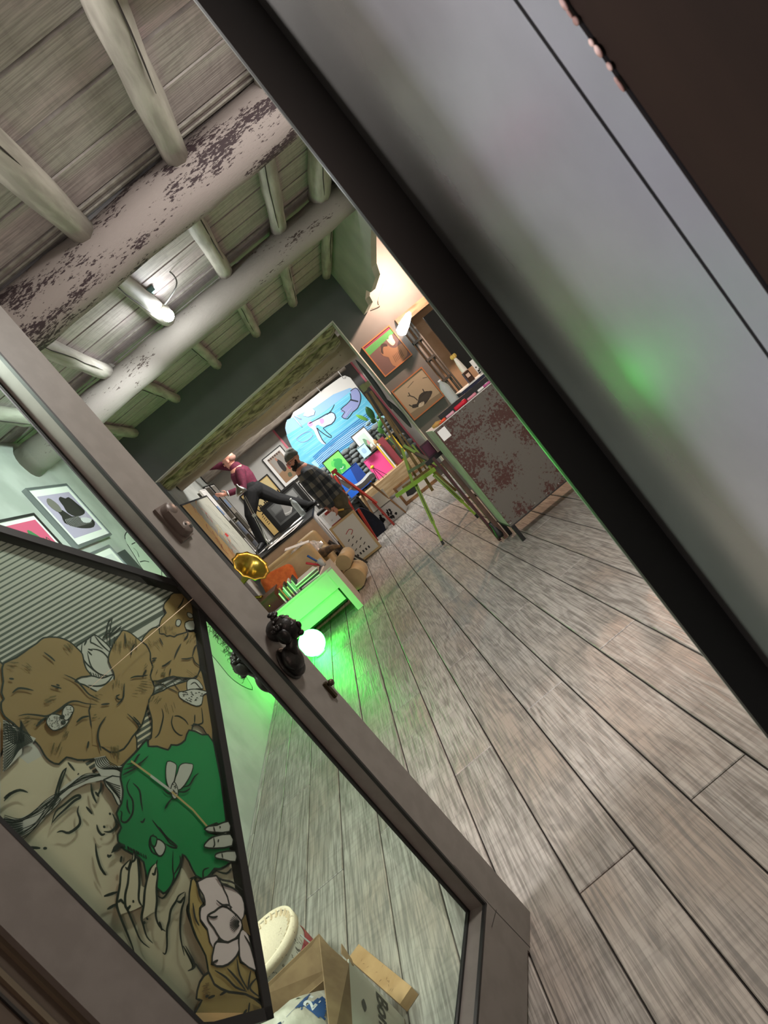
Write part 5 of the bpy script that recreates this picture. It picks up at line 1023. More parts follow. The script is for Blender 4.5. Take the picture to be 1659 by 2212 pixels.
MB().prism(mf, [MP(*p) for p in ((655, 898), (663, 884), (672, 880), (680, 888), (678, 896), (666, 900))], .0, .02).build('white_light', mat('light_white', 'ffffff', .4), mu_, label='white oval shade clipped on the board')
for a_, b_ in (((724, 793), (742, 818)), ((677, 829), (692, 846)), ((632, 898), (652, 922)), ((634, 896), (650, 905))):
    MB().tube([P(*a_, 11.0) if a_[1] < 890 else P(*a_, MY-.03), P(*b_, MY-.025)], .006, 6).build('cord', wht, mu_)
MB().prism(frame((0, 11.45, 0), (1, 0, 0), (0, 0, 1)), [(P(*p, 11.45).x, P(*p, 11.45).z) for p in ((625, 945), (650, 960), (680, 1000), (712, 1050))]+[(-.25, .01), (-.55, .01)]+[(P(640, 985, 11.45).x, P(640, 985, 11.45).z)], 0, .02).build('navy_sheet', flat('141c2c'), label='dark navy sheet hanging behind the mural and the beanie man', category='cloth')
# stone wall under the mural
ws = MB().bb((-.34, 11.22, 0), (1.18, 11.28, 1.25)).build('wall_stone', mat('stone_mortar', '4f5252', .9), kind='structure')
stm = mat('stone_grey', '7f8788', .85, c2='5a6162', scale=14, bump=.6, rnd=.25)
proto = []
for i in range(4):
    rr = random.Random(i+40); m = MB().ball((0, 0, 0), (.5, .5, .5), 10); m.v = [V((p.x*rr.uniform(.85, 1.12), p.y*.9, p.z*rr.uniform(.85, 1.12))) for p in m.v]
    me = bpy.data.meshes.new('stone'); me.from_pydata([tuple(p) for p in m.v], [], m.f); me.materials.append(stm); me.polygons.foreach_set('use_smooth', [True]*len(m.f)); proto.append(me)
rr = random.Random(8); z = .04
while z < 1.24:
    hh_ = rr.uniform(.06, .10); x = -.34+rr.uniform(0, .05)
    while x < 1.15:
        ww = rr.uniform(.08, .19); o = bpy.data.objects.new('stone', proto[rr.randrange(4)]); col.objects.link(o); o.parent = ws
        o.location = V((x+ww/2, 11.215+rr.uniform(-.01, .01), z+hh_/2))-WL['wall_stone']; o.scale = (ww*1.02, .09, hh_*1.05); o.rotation_euler = (0, rr.uniform(-.15, .15), 0); x += ww
    z += hh_
# platform and things on it
pf_ = thing('plywood_platform', 'low pale plywood platform at the back with brown lower edge', 'platform', (.8, 10.7, .001))
MB().bb((.02, 10.62, .0), (1.19, 11.15, .545)).build('platform_body', mat('plywood', 'b59d78', .6, c2='a08660', scale=9, stretch=(.4, 1, 3), lo=.42, hi=.58), pf_)
fr_ = thing('moulded_picture', 'brown moulded picture frame standing on the floor before the platform', 'frame', (.95, 10.4, .001))
bm2 = mat('frame_brown', '6a4a2c', .5, c2='8a6238', scale=10)
fq = frame((.50, 10.50, .002), (1, -.12, 0), (0, 0, 1))
for a, b, c, d in ((0, .68, 0, .05), (0, .68, .30, .34), (0, .04, .05, .30), (.64, .68, .05, .30)): MB().fbox(fq, a, b, c, d, -.03, 0).build('frame_bar', bm2, fr_)
MB().fbox(fq, .04, .64, .05, .30, -.02, -.015).build('print', flat('c9c2b8'), fr_)
MB().prism(fq, smooth([(.1, .1), (.3, .08), (.34, .2), (.2, .26)], 2, True), -.0148, -.014).build('print_figure', blk, fr_)
Zp = .547
def frontpic(nm, lab, TL, TR, BL, Yp, z0=None, fw=.014, fm=blk, mw=0, bg='cccccc', dr=None, ml=None, d=.02):
    a, b, c = P(*TL, Yp), P(*TR, Yp), P(*BL, Yp); w = ((b-a).length); h = a.z-c.z
    return framed(nm, lab, 'picture', (a.x, Yp, z0 if z0 is not None else c.z), (1, 0, 0), (0, 0, 1), w, (a.z-z0) if z0 is not None else h, fw, fm, d, None, mw, bg, dr, ml)
def dPink(m, pf, w, h): D(m, pf, w, h, [(0, 0), (1, 0), (1, 1), (0, 1)], 1)
frontpic('pink_canvas', 'plain hot pink canvas leaning on the platform under the mural', (785, 998), (835, 956), (818, 1035), 10.98, Zp, .006, flat('e0609c'), 0, 'f0559f', dPink, ['f0559f'])
def dYel(m, pf, w, h):
    D(m, pf, w, h, [(0, 0), (1, 0), (1, 1), (0, 1)], 1)
    rr = random.Random(3)
    for i in range(16): a_ = rr.uniform(0, 6.28); r_ = rr.uniform(0, .2); x_, y_ = .5+r_*math.cos(a_), .52+r_*1.2*math.sin(a_); DS(m, pf, w, h, [(x_, y_), (x_+.1, y_+.06), (x_+.06, y_+.14), (x_-.02, y_+.1)], .010, 2, 3)
frontpic('yellow_framed_picture', 'grey green picture with golden motif in a bright yellow frame beside the pink canvas', (813, 965), (848, 940), (840, 1030), 10.9, Zp, .022, flat('e8c32e'), 0, '5c6a60', dYel, ['5c6a60', 'd09a4c'])
def dGr(m, pf, w, h):
    rr = random.Random(5)
    for i in range(12): x_, y_ = rr.uniform(.2, .75), rr.uniform(.25, .75); D(m, pf, w, h, [(x_-.16, y_), (x_, y_-.14), (x_+.16, y_), (x_, y_+.16)], rr.choice((1, 2)), 1+i*.2, 2)
    DS(m, pf, w, h, [(.5, .4), (.6, .35), (.7, .4)], .01, 3, 5)
gp = thing('studio_bench', 'narrow bench under the green painting', 'bench', (.0, 10.9, .001))
MB().bb((-.30, 10.80, .58), (.015, 11.15, .60)).build('bench_top', flat('2b3136'), gp)
for x in (-.28, -.005): MB().bb((x-.015, 10.82, .001), (x+.015, 10.85, .58)).build('leg', blk, gp)
frontpic('green_painting', 'black framed bright green abstract painting at the lower edge of the mural', (695, 1000), (731, 972), (727, 1048), 11.05, .90, .012, blk, 0, '76cf63', dGr, ['2fa04e', '55c058', 'dfeee0'])
def dBl(m, pf, w, h): D(m, pf, w, h, [(.5, 0), (1, 0), (1, 1), (.7, 1)], 1); D(m, pf, w, h, [(.1, .5), (.3, .52), (.3, .6), (.1, .58)], 2, 2)
frontpic('blue_painting', 'vivid blue painting on the bench below the green one', (725, 1035), (768, 998), (745, 1050), 10.95, .602, .004, flat('1c5fc4'), 0, '1f66d0', dBl, ['1a3f8f', '8fd0f0'])
def dFl(m, pf, w, h):
    D(m, pf, w, h, [(.1, .1), (.9, .1), (.9, .9), (.1, .9)], 1); D(m, pf, w, h, [(.3, .2), (.6, .15), (.7, .5), (.45, .7)], 2, 2, 2); D(m, pf, w, h, [(.5, .3), (.8, .3), (.7, .55)], 3, 3, 2)
frontpic('framed_drawing', 'white mounted framed drawing standing before the mural above the pale blue canvas', (757, 944), (787, 922), (797, 985), 11.05, None, .012, flat('3a3f42'), .035, 'd7ead9', dFl, ['c2d6cc', '6f9b78', 'c99aa0'])
shelf = MB().bb((.66, 10.92, .985), (1.12, 11.18, 1.0)).build('display_shelf', flat('8d7f70'), label='shelf board fixed on the stone wall holding small items', category='shelf')
frontpic('pale_blue_canvas', 'small pale blue square canvas hanging at the corner of the framed drawing', (770, 970), (786, 957), (785, 992), 10.9, None, .004, flat('b5dbe8'), 0, 'bfe2ee', lambda m, pf, w, h: D(m, pf, w, h, [(.3, .3), (.7, .3), (.7, .7), (.3, .7)], 1, 1, 2), ['9fc4e0'])
rr = random.Random(30)
for i, (px_, py_, c, h_, lb) in enumerate(((795, 968, '2b2725', .10, 'dark jar'), (803, 962, 'd8d4cc', .07, 'white cup'), (812, 955, 'b08a5c', .09, 'tan pot'), (822, 950, '4e5c4a', .12, 'green bottle'), (832, 944, '1f2226', .13, 'black speaker-like box'))):
    q = P(px_, py_, 11.0); m = MB(); m.lathe([(0, 0), (.03, 0), (.034, h_*.5), (.02, h_*.8), (.022, h_), (0, h_)], (q.x, 11.0, 1.001), (0, 0, 1), 12); m.build('shelf_item', c, label=f'small {lb} on the display shelf in front of the stone wall', category='ornament')
pl = thing('potted_plant', 'rubber plant with broad dark green leaves in front of the mural', 'plant', (P(838, 935, 10.7).x, 10.7, .548))
bx, bz_ = P(838, 935, 10.7).x, .548
MB().lathe([(0, 0), (.05, 0), (.065, .10), (.058, .10), (0, .09)], (bx, 10.7, bz_), (0, 0, 1), 16).build('pot', flat('6f7a72'), pl)
MB().tube(smooth([(bx, 10.7, bz_+.09), P(832, 938, 10.7), P(818, 915, 10.7), P(800, 895, 10.7)], 4), [.010]*13, 6).build('stem', flat('5a7a3c'), pl)
for (cx_, cy_), (tx, ty), w_, cc in (((808, 905), (790, 878), .055, '1f4a26'), ((795, 908), (768, 896), .03, '6fae4c'), ((812, 912), (800, 906), .04, '24512c'), ((820, 925), (826, 900), .045, '3f8038'), ((800, 912), (790, 920), .03, '7f9aa0'), ((830, 935), (815, 925), .04, '4f8a40'), ((815, 905), (822, 893), .03, '2f6434')):
    a_, b_ = P(cx_, cy_, 10.7), P(tx, ty, 10.66); d = (b_-a_); s = V((d.z, 0, -d.x)).normalized(); pts = []
    m = MB(); n = 7; vs = []
    for i in range(n+1):
        t = i/n; c = a_+d*t; r_ = w_*math.sin(math.pi*min(.999, .08+t*.92))**.7; vs += [c+s*r_+V((0, .01, 0)), c+V((0, -.012, 0)), c-s*r_+V((0, .01, 0))]
    m.add(vs, [(3*i, 3*i+1, 3*i+4, 3*i+3) for i in range(n)]+[(3*i+1, 3*i+2, 3*i+5, 3*i+4) for i in range(n)], 0, True); m.build('leaf', mat('leaf_'+cc, cc, .4), pl)
tl = thing('tripod_toy_lamp', 'small yellow topped tripod on thin black legs before the pink canvas', 'lamp', (P(808, 1020, 10.75).x, 10.75, .548))
h0 = P(804, 1009, 10.75); MB().ball(h0, (.035, .035, .026), 14).build('head', flat('d8b52c'), tl)
for dx, dy2 in ((-.05, .02), (.10, -.03), (.03, -.06)): MB().bar(h0, (h0.x+dx, 10.75+dy2, .549), .007).build('leg', blk, tl)
MB().bar(P(800, 1003, 10.75), h0, .006).build('leg', blk, tl)
m = MB().bb((P(858, 990, 10.85).x-.07, 10.83, Zp), (P(858, 990, 10.85).x+.04, 10.87, 1.05)); m.build('stacked_canvases', flat('8c3b44'), label='dark red canvas edge-on beside the yellow frame', category='canvas')
MB().bb((P(852, 985, 10.8).x-.10, 10.78, Zp), (P(852, 985, 10.8).x-.08, 10.84, 1.02)).build('white_rail', wht, label='white upright frame edge between the yellow frame and the easel', category='frame')
# shell chair
scr = thing('shell_chair', 'grey moulded shell chair on wooden legs behind the red ladder', 'chair', (.33, 10.2, .001))
cs = MB(); sh = P(783, 1050, 10.2); nu, nv = 12, 10; vs = []
cxs, cys, czs = sh.x, 10.2, sh.z-.02
prof = [(-.25, .40), (-.235, .30), (-.20, .16), (-.14, .05), (-.04, .0), (.08, .0), (.19, .02), (.24, .0)]
pr = smooth(prof, 2)
for (dx, dz) in pr:
    for j in range(nv+1):
        t = (j/nv)*2-1; vs.append((cxs+dx+.05*abs(t)**2*(dz > .08), cys+t*.23*(1-.35*max(0, dz-.2)), czs+dz+.08*abs(t)**3*(dz < .3)))
n2 = nv+1; cs.add(vs, [(i*n2+j, i*n2+j+1, (i+1)*n2+j+1, (i+1)*n2+j) for i in range(len(pr)-1) for j in range(nv)], 0, True)
o = cs.build('seat_shell', mat('shell_grey', '8d8f90', .45), scr); so = o.modifiers.new('thick', 'SOLIDIFY'); so.thickness = .012
cw = mat('beech_leg', '9a7248', .5)
for sx, sy in ((-1, -1), (1, -1), (-1, 1), (1, 1)): MB().tube([(cxs+.02+.10*sx, cys+.10*sy, czs-.02), (cxs+.02+.22*sx, cys+.22*sy, .002)], [.016, .011], 8).build('leg', cw, scr)
MB().bar((cxs-.09, cys-.1, czs-.03), (cxs+.13, cys+.1, czs-.03), .015).bar((cxs-.09, cys+.1, czs-.03), (cxs+.13, cys-.1, czs-.03), .015).build('leg_frame', blk, scr)
# red ladder
ld = thing('red_stepladder', 'red metal stepladder standing behind the man in plaid', 'ladder', (-.3, 9.85, .001))
red = mat('ladder_red', 'a52c1c', .45)
tpz = P(722, 1018, 9.9); 
def rail(nm, a, b, w_=.04): MB().bar(a, b, w_, .02).build(nm, red, ld)
rail('rail', tpz+V((0, .0, 0)), V((-.22+.38, 9.80, .40)), .05); rail('rail', V((.13, 9.80, .46)), V((.155, 9.78, .002)), .035)
rail('rail', tpz+V((-.03, -.05, -.05)), V((-.28, 9.62, .002))); rail('rail', tpz+V((-.06, .30, -.02)), V((-.48, 9.95, .002))); 
rail('rail', V((-.10, 9.72, .52)), V((-.18, 9.62, .002)))
for i in range(4):
    z = .14+.2*i; MB().bb((-.60+.03*i, 9.66, z), (-.26+.03*i, 9.74, z+.035)).build('step', red, ld)
MB().box(tpz, (.09, .08, .05)).build('top_hinge', red, ld); MB().tube([tpz+V((-.05, 0, 0)), tpz+V((-.06, 0, -.06)), tpz+V((-.04, 0, -.09))], .015, 8).build('grey_hinge', flat('7e7b76'), ld)
MB().bb((-.60, 9.70, .80), (-.30, 9.9, .835)).build('ladder_platform', blk, ld)
# white storage box with ink print, canvas on top
wb_ = thing('white_side_box', 'long low white box with an ink splashed front panel on the floor', 'box', (.2, 10.1, .001))
fq = frame((P(812, 1142, 10.15).x, 10.18, .002), (1, -.26, 0), (0, 0, 1))
MB().fbox(fq, 0, .53, 0, .27, -.25, 0).build('box_body', flat('dcd8d2'), wb_)
MB().fbox(fq, -.005, .535, .27, .29, -.255, .005).build('lid', mat('weathered_grey', '6f6a62', .7, c2='8f8a82', scale=12), wb_)
ip = MB(); rr = random.Random(6)
for i in range(22):
    u, v = .14+rr.random()*.26, .06+rr.random()*.13; ip.prism(fq, smooth([(u+.02*rr.uniform(.5, 1.4)*math.cos(t), v+.024*rr.uniform(.4, 1.6)*math.sin(t)) for t in (0, 1.2, 2.4, 3.6, 4.8)], 2, True), .001, .0015)
ip.build('ink_print', blk, wb_)
MB().fbox(frame((P(796, 1098, 10.15).x+.02, 10.10, .295), (1, -.26, 0), (0, .25, 1)), 0, .32, 0, .20, -.02, 0).build('blank_canvas', flat('d9d3c4'), label='blank cream canvas lying against the top of the white box', category='canvas')
MB().prism(frame((0, 9.92, 0), (1, 0, 0), (0, 0, 1)), smooth([(-.27, .002), (.02, .002), (.04, .2), (.0, .38), (-.08, .50), (-.2, .46), (-.26, .26)], 2, True), -.12, .0).build('navy_bag', mat('navy_cloth', '131a2b', .85, c2='0d1220', scale=12, bump=.5), label='dark navy cloth bag slumped on the floor between the ladder and the white box', category='bag')
MB().bar((-.16, 9.9, .78), (.02, 9.9, .80), .02).build('white_rod', wht, label='short white rod sticking out behind the olive trousers', category='rod')
# ================================================================ DESK AREA NEAR THE GLOBE
dk = thing('white_desk', 'low white desk whose front glows green from the globe lamp', 'desk', (-1.1, 7.1, .001))
wd2 = mat('desk_white', 'b5b0a6', .5)
MB().bb((-1.72, 6.87, .30), (-.68, 6.895, .50)).build('front_apron', wd2, dk)
MB().bb((-1.72, 6.90, .16), (-.75, 6.94, .30)).build('lower_rail', wd2, dk)
MB().bb((-.725, 6.84, .001), (-.655, 7.42, .50)).build('side_panel', wd2, dk)
MB().bb((-1.75, 6.86, .50), (-.655, 7.42, .52)).build('desk_top', wd2, dk)
MB().bb((-1.75, 6.9, .001), (-1.70, 7.4, .50)).build('side_panel', wd2, dk)
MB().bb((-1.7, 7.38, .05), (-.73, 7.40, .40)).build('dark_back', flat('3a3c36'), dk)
DZ = .522
# gramophone
gr = thing('gramophone', 'gramophone with a flared brass horn on a dark wooden box at the desk', 'gramophone', (-1.42, 7.12, DZ))
gw = mat('box_mahogany', '47201a', .35, c2='38180f', scale=9)
MB().bb((-1.60, 6.98, DZ), (-1.28, 7.30, DZ+.15)).build('wooden_box', gw, gr)
MB().bb((-1.62, 6.96, DZ+.15), (-1.26, 7.32, DZ+.165)).build('box_lid', gw, gr); MB().ball((-1.40, 6.975, DZ+.075), .012, 8).build('knob', mat('brass', 'c9a94c', .25, .9), gr)
brass = mat('brass_horn', 'b39a44', .25, .85, c2='9a8234', scale=6)
hc0 = P(542, 1222, 7.0); hax = (V((.80, -.48, .34))).normalized(); hb0 = hc0-hax*.36
n = 24; hm = MB(); pr = [(.015, 0), (.024, .10), (.042, .19), (.075, .265), (.115, .315), (.155, .345), (.192, .362), (.196, .358)]
hm.lathe(pr, hb0, hax, 20); x = hax.cross(V((0, 0, 1))).normalized(); y = hax.cross(x)
for i, v_ in enumerate(hm.v):
    d = v_-hb0; t = d.dot(hax); rr_ = d-hax*t; k_ = i % 20; f_ = 1+.05*(1 if k_ % 2 else -1)*(t > .2); hm.v[i] = hb0+hax*t+rr_*f_
o = hm.build('horn', brass, gr); so = o.modifiers.new('thick', 'SOLIDIFY'); so.thickness = .003
MB().tube(smooth([hb0, hb0-hax*.05, V((hb0.x-.02, hb0.y+.1, DZ+.26)), V((-1.44, 7.2, DZ+.17))], 4), .016, 10).build('horn_elbow', brass, gr)
# books, records, folders on the desk
cols_ = ['d8d3c8', '2b2a2a', 'b9563f', '6f8f84', 'e4e0d8', '4b3a2c', 'c9a98a', '39424f', 'dedad2', '8d9a8a', 'b8b0a4', '2d2f33']
names_ = ['ivory', 'black', 'rust red', 'sea green', 'white', 'brown', 'tan', 'slate blue', 'cream', 'sage', 'grey beige', 'charcoal']
for i in range(12):
    x0 = -1.24+i*.018
    MB().bb((x0, 6.90, DZ), (x0+.015, 7.08, DZ+.12+.02*(i % 3))).build('book', cols_[i], label=f'{names_[i]} spined book standing in the desk row by the gramophone', category='book', group='books standing on the desk')
for i in range(5):
    MB().box((-.90-.01*i, 7.04, DZ+.008+i*.016), (.28, .30, .013), R=Matrix.Rotation(.1*(i-2), 3, 'Z')).build('record_sleeve', ['e2ded6', '23262a', 'cfc6b8', '5c5148', 'e8e6e2'][i], label=['off-white record sleeve at the bottom of the desk pile', 'black record sleeve in the desk pile', 'beige record sleeve in the middle of the desk pile', 'brown record sleeve in the desk pile', 'white record sleeve on top of the desk pile'][i], category='record', group='record sleeves piled on the desk')
a_, b_ = P(658, 1218, 7.0), P(688, 1228, 7.0)
MB().tube([a_, b_], .014, 10).build('red_tube', mat('red_plastic', 'c22a30', .3), label='red tube lying tilted above the record sleeves', category='tube') if False else None
cp = thing('clear_cup', 'clear cup holding a red marker and a blue pen at the desk corner', 'cup', (-.74, 7.22, DZ))
MB().lathe([(0, 0), (.03, 0), (.036, .09), (.033, .09), (.028, .005)], (-.74, 7.22, DZ), (0, 0, 1), 16).build('cup_body', clear, cp)
MB().tube([(-.74, 7.22, DZ+.01), (-.86, 7.19, DZ+.15)], [.011, .013], 8).build('red_marker', flat('b6303a'), cp); MB().tube([(-.735, 7.22, DZ+.01), (-.80, 7.20, DZ+.20)], [.010, .012], 8).build('blue_marker', flat('1d4a86'), cp)
# armchairs / crates behind the desk
beige = mat('beige_leather', 'b59f74', .5, c2='a8926a', scale=5)
def armchair(loc, w, label, bk=True):
    x, y = loc; t = thing('armchair', label, 'armchair', (x, y, .001))
    def rbox(c, d, nm, r=.04):
        m = MB().box(c, d); o = m.build(nm, beige, t); b = o.modifiers.new('bev', 'BEVEL'); b.width = r; b.segments = 3; o.data.polygons.foreach_set('use_smooth', [True]*len(o.data.polygons)); return o
    rbox((x, y+.27, .46), (w, .13, .62), 'backrest', .06); rbox((x, y, .30), (w-.12, .5, .16), 'seat'); rbox((x+w/2-.05, y, .34), (.11, .54, .40), 'armrest', .05); rbox((x-w/2+.05, y, .34), (.11, .54, .40), 'armrest', .05); rbox((x, y, .14), (w-.04, .5, .16), 'chair_base', .03)
    for sx in (-1, 1):
        for sy in (-1, 1): MB().tube([(x+sx*(w/2-.07), y+sy*.2, .07), (x+sx*(w/2-.06), y+sy*.21, .002)], .015, 8).build('leg', blk, t)
    return t
armchair((-1.15, 7.78), .76, 'beige low armchair directly behind the white desk')
armchair((-1.15, 8.62), .92, 'second beige armchair farther back, before the table front')
cu = MB().box((-1.30, 7.80, .60), (.40, .16, .36), R=Matrix.Rotation(.25, 3, 'Y')@Matrix.Rotation(-.3, 3, 'X')).build('orange_cushion', mat('orange_cloth', 'd06a2c', .8, c2='bd5a22', scale=20), label='orange cushion on the armchair behind the brass horn', category='cushion')
b = cu.modifiers.new('bev', 'BEVEL'); b.width = .06; b.segments = 4; cu.data.polygons.foreach_set('use_smooth', [True]*6)
rr = random.Random(17); cr = MB(); g = 20
for i in range(g+1):
    for j in range(g+1):
        u, v = i/g, j/g; cr.v.append(V((-1.20+u*.50, 8.30+v*.32, .60+.17*math.sin(math.pi*u)*math.sin(math.pi*v)+rr.uniform(-.035, .035))))
for i in range(g):
    for j in range(g): k_ = i*(g+1)+j; cr.f += [(k_, k_+g+1, k_+g+2), (k_, k_+g+2, k_+1)]; cr.m += [0, 0]; cr.s += [False, False]
cr.build('plastic_sheeting', mat('clear_wrap', 'dcdad8', .12, trans=.25), label='crumpled clear plastic sheeting heaped on the farther armchair', category='plastic', kind='stuff')
MB().box((-.92, 8.14, .80), (.30, .22, .004), R=Matrix.Rotation(.35, 3, 'Y')).build('paper_sheet', wht, label='white sheet sticking up from the crumpled plastic', category='paper')
tan_c = thing('towel_roll', 'cream cloth rolls stacked beside the desk end', 'cloth', (-.62, 7.75, .001))
for i, (dx, z, r_) in enumerate(((0, .14, .13), (.03, .36, .09), (-.12, .33, .07))): MB().tube([(-.56+dx-.06, 7.60, z), (-.54+dx+.0, 7.95, z)], [r_, r_*.95], 16).build('cloth_roll', beige, tan_c)
MB().tube(smooth([P(690, 1200, 8.2), P(705, 1190, 8.2), P(720, 1182, 8.2), P(735, 1180, 8.2)], 3), [.02, .05, .06, .05, .045, .04, .035, .03, .02, .02][:10], 10).build('brown_bag', mat('brown_cloth', '6f5a40', .85, c2='3d3226', scale=14, bump=.6), label='crumpled brown bag on top of the cloth rolls', category='bag')
sto = thing('folding_stool', 'folding stool frame with two crossed dark legs beside the cloth rolls', 'stool', (-.6, 8.6, .001))
for a_, b_ in ((P(714, 1176, 8.6), PF(779, 1235)), (P(710, 1168, 8.7), PF(795, 1217)), (P(709, 1172, 8.9), PF(772, 1218)), (P(728, 1182, 8.75), PF(786, 1222))): MB().bar(a_, V((b_.x, b_.y, .012)), .026, .018, upv=(0, 1, 0)).build('leg', mat('dark_stool', '2a2420', .5), sto)
def dCv(m, pf, w, h):
    for i in range(8): DS(m, pf, w, h, [(.2+(i % 3)*.2, .25+(i//3)*.14), (.3+(i % 3)*.2, .28+(i//3)*.14)], .012, 1, 2, 1)
    for i in range(5): D(m, pf, w, h, [(.15+i*.13, .1), (.21+i*.13, .1), (.21+i*.13, .16), (.15+i*.13, .16)], 2, 1)
    DS(m, pf, w, h, [(.3, .7), (.5, .75), (.6, .68), (.45, .62)], .01, 3, 2)
fcv = framed('canvas_back', 'pale wooden framed canvas with small marks leaning on the floor behind the stool', 'canvas', (-.585, 9.03, .006), (1, -.15, 0), (0, .22, 1), .42, .62, .03, mat('pine', 'c9a878', .6), .03, None, 0, 'd8d3ca', dCv, ['3a352f', '23211f', 'b03a3a'])
MB().bar(PF(766, 1252)+V((0, 0, .01)), PF(752, 1236)+V((0, 0, .03)), .03, .015).build('green_block', flat('3f8a4a'), label='small green strip on the floor beside the stool leg', category='block')
# large white textured canvas leaning behind ladder
MB().bb((-.58, 10.06, .002), (-.28, 10.09, .76)).build('white_board', mat('white_relief', 'c9c6c0', .7, c2='8f8d88', scale=14, lo=.3, hi=.42), label='white board with grey marks standing behind the ladder', category='board')
# ================================================================ FOREGROUND BEHIND THE DOOR GLASS
bk = thing('plaster_bucket', 'white paint-splashed plastic bucket with ribbed lid on the floor behind the glass door', 'bucket', (-1.66, 2.86, .001))
bc = V((-1.255, 2.29, 0)); bk.location = (bc.x, bc.y, .001); WL['plaster_bucket'] = V((bc.x, bc.y, .001))
BH = .27; wp = chipped('splashed_plastic', 'cdc8be', '6a655e', .30, 14, (1, 1, .5), .5)
MB().lathe([(0, .002), (.105, .002), (.112, .02), (.130, BH-.02), (.130, BH)], bc, (0, 0, 1), 32).build('bucket_body', wp, bk)
ld_ = MB().lathe([(.134, BH-.03), (.142, BH-.03), (.143, BH+.004), (.134, BH+.006), (.128, BH-.010), (0, BH-.012)], bc, (0, 0, 1), 40).build('lid', chipped('lid_cream', 'ead9c0', '9a7f62', .36, 20, (1, 1, 1), .6), bk)
for i in range(28):
    t = 2*math.pi*i/28; e_ = V((math.cos(t), math.sin(t), 0)); MB().bar(bc+e_*.112+V((0, 0, BH-.008)), bc+e_*.132+V((0, 0, BH+.003)), .004, .008).build('lid_rib', flat('e2cfb4'), ld_)
MB().lathe([(.124, .10), (.1275, .10), (.130, .19), (.127, .19)], bc, (0, 0, 1), 32).build('red_band', flat('8a2f36'), bk)
MB().tube(smooth([bc+V((.135, -.03, .22)), bc+V((.16, -.08, .13)), bc+V((.10, -.14, .10))], 4), .003, 6).build('bail_wire', flat('8d8d8a'), bk)
# carton
ct = thing('open_carton', 'open cardboard carton with white printed side and a plaster bag inside, behind the door glass', 'box', (-1.07, 1.71, .001))
card = mat('cardboard', '836a4c', .8, c2='775e42', scale=20); cardw = flat('b9b6ab')
x0, x1, y0, y1, zr = -1.26, -.885, 1.50, 1.895, .265
MB().bb((x0, y0, .002), (x1, y1, .006)).build('carton_bottom', card, ct)
for nm, a_, b_, mt in (('carton_side', (x1-.004, y0, .006), (x1, y1, zr), cardw), ('carton_side', (x0, y0, .006), (x0+.004, y1, zr), card), ('carton_side', (x0+.004, y1-.004, .006), (x1-.004, y1, zr), card), ('carton_side', (x0+.004, y0, .006), (x1-.004, y0+.004, zr), cardw)):
    MB().bb(a_, b_).build(nm, mt, ct)
MB().bb((x1-.0065, y0+.004, .006), (x1-.0042, y1-.004, zr)).build('carton_lining', card, ct)
def flap(pts, nm, n_):
    n_ = V(n_)*.003; p = [V(q) for q in pts]; MB().add(p+[q+n_ for q in p], [(0, 1, 2, 3), (7, 6, 5, 4), (0, 4, 5, 1), (1, 5, 6, 2), (2, 6, 7, 3), (3, 7, 4, 0)]).build(nm, card, ct)
flap([(x0+.01, y1, zr), (x1-.02, y1, zr), (-.925, y1+.055, .352), (-1.20, y1+.03, .345)], 'flap', (0, 1, 0))
flap([(x1-.002, y0, zr), (x1-.002, y1-.02, zr), (-.928, y1+.045, .350), (-.886, y0+.02, .352)], 'flap', (1, 0, 0))
flap([(x1+.001, y1-.012, zr-.02), (x1+.001, y1+.006, zr-.01), (x1-.010, y1+.05, zr+.02), (x1-.012, y1+.012, zr+.02)], 'flap', (1, 0, 0))
def txt_mb(s_, fr, u, v, size, rot=0, bold=0):
    cu2 = bpy.data.curves.new('lettering', 'FONT'); cu2.body = s_; cu2.size = size; cu2.extrude = 0; cu2.offset = bold; o = bpy.data.objects.new('lettering', cu2)
    Rm = Matrix((fr[1], fr[2], fr[3])).transposed().to_4x4() @ Matrix.Rotation(rot, 4, 'Z'); Rm.translation = fp(fr, u, v, .0006)
    dg = bpy.context.evaluated_depsgraph_get(); col.objects.link(o); dg.update(); me = bpy.data.meshes.new_from_object(o.evaluated_get(dg)); col.objects.unlink(o); bpy.data.objects.remove(o)
    m = MB(); m.add([Rm @ v_.co for v_ in me.vertices], [tuple(p.vertices) for p in me.polygons]); bpy.data.meshes.remove(me); return m
inkg = flat('1f2a24'); fs = (V((x1+.0008, 0, 0)), V((0, 1, 0)), V((0, 0, 1)), V((1, 0, 0)))
q_ = PX(812, 2140, x1)
txt_mb('Bon', fs, q_.y, q_.z+.0, .075, math.pi, .002).build('lettering', inkg, ct)
q_ = PX(786, 2172, x1); MB().prism(fs, smooth([(q_.y-.022, q_.z), (q_.y, q_.z+.010), (q_.y+.022, q_.z), (q_.y, q_.z-.010)], 4, True), .0004, .0010).build('leaf_mark', inkg, ct)
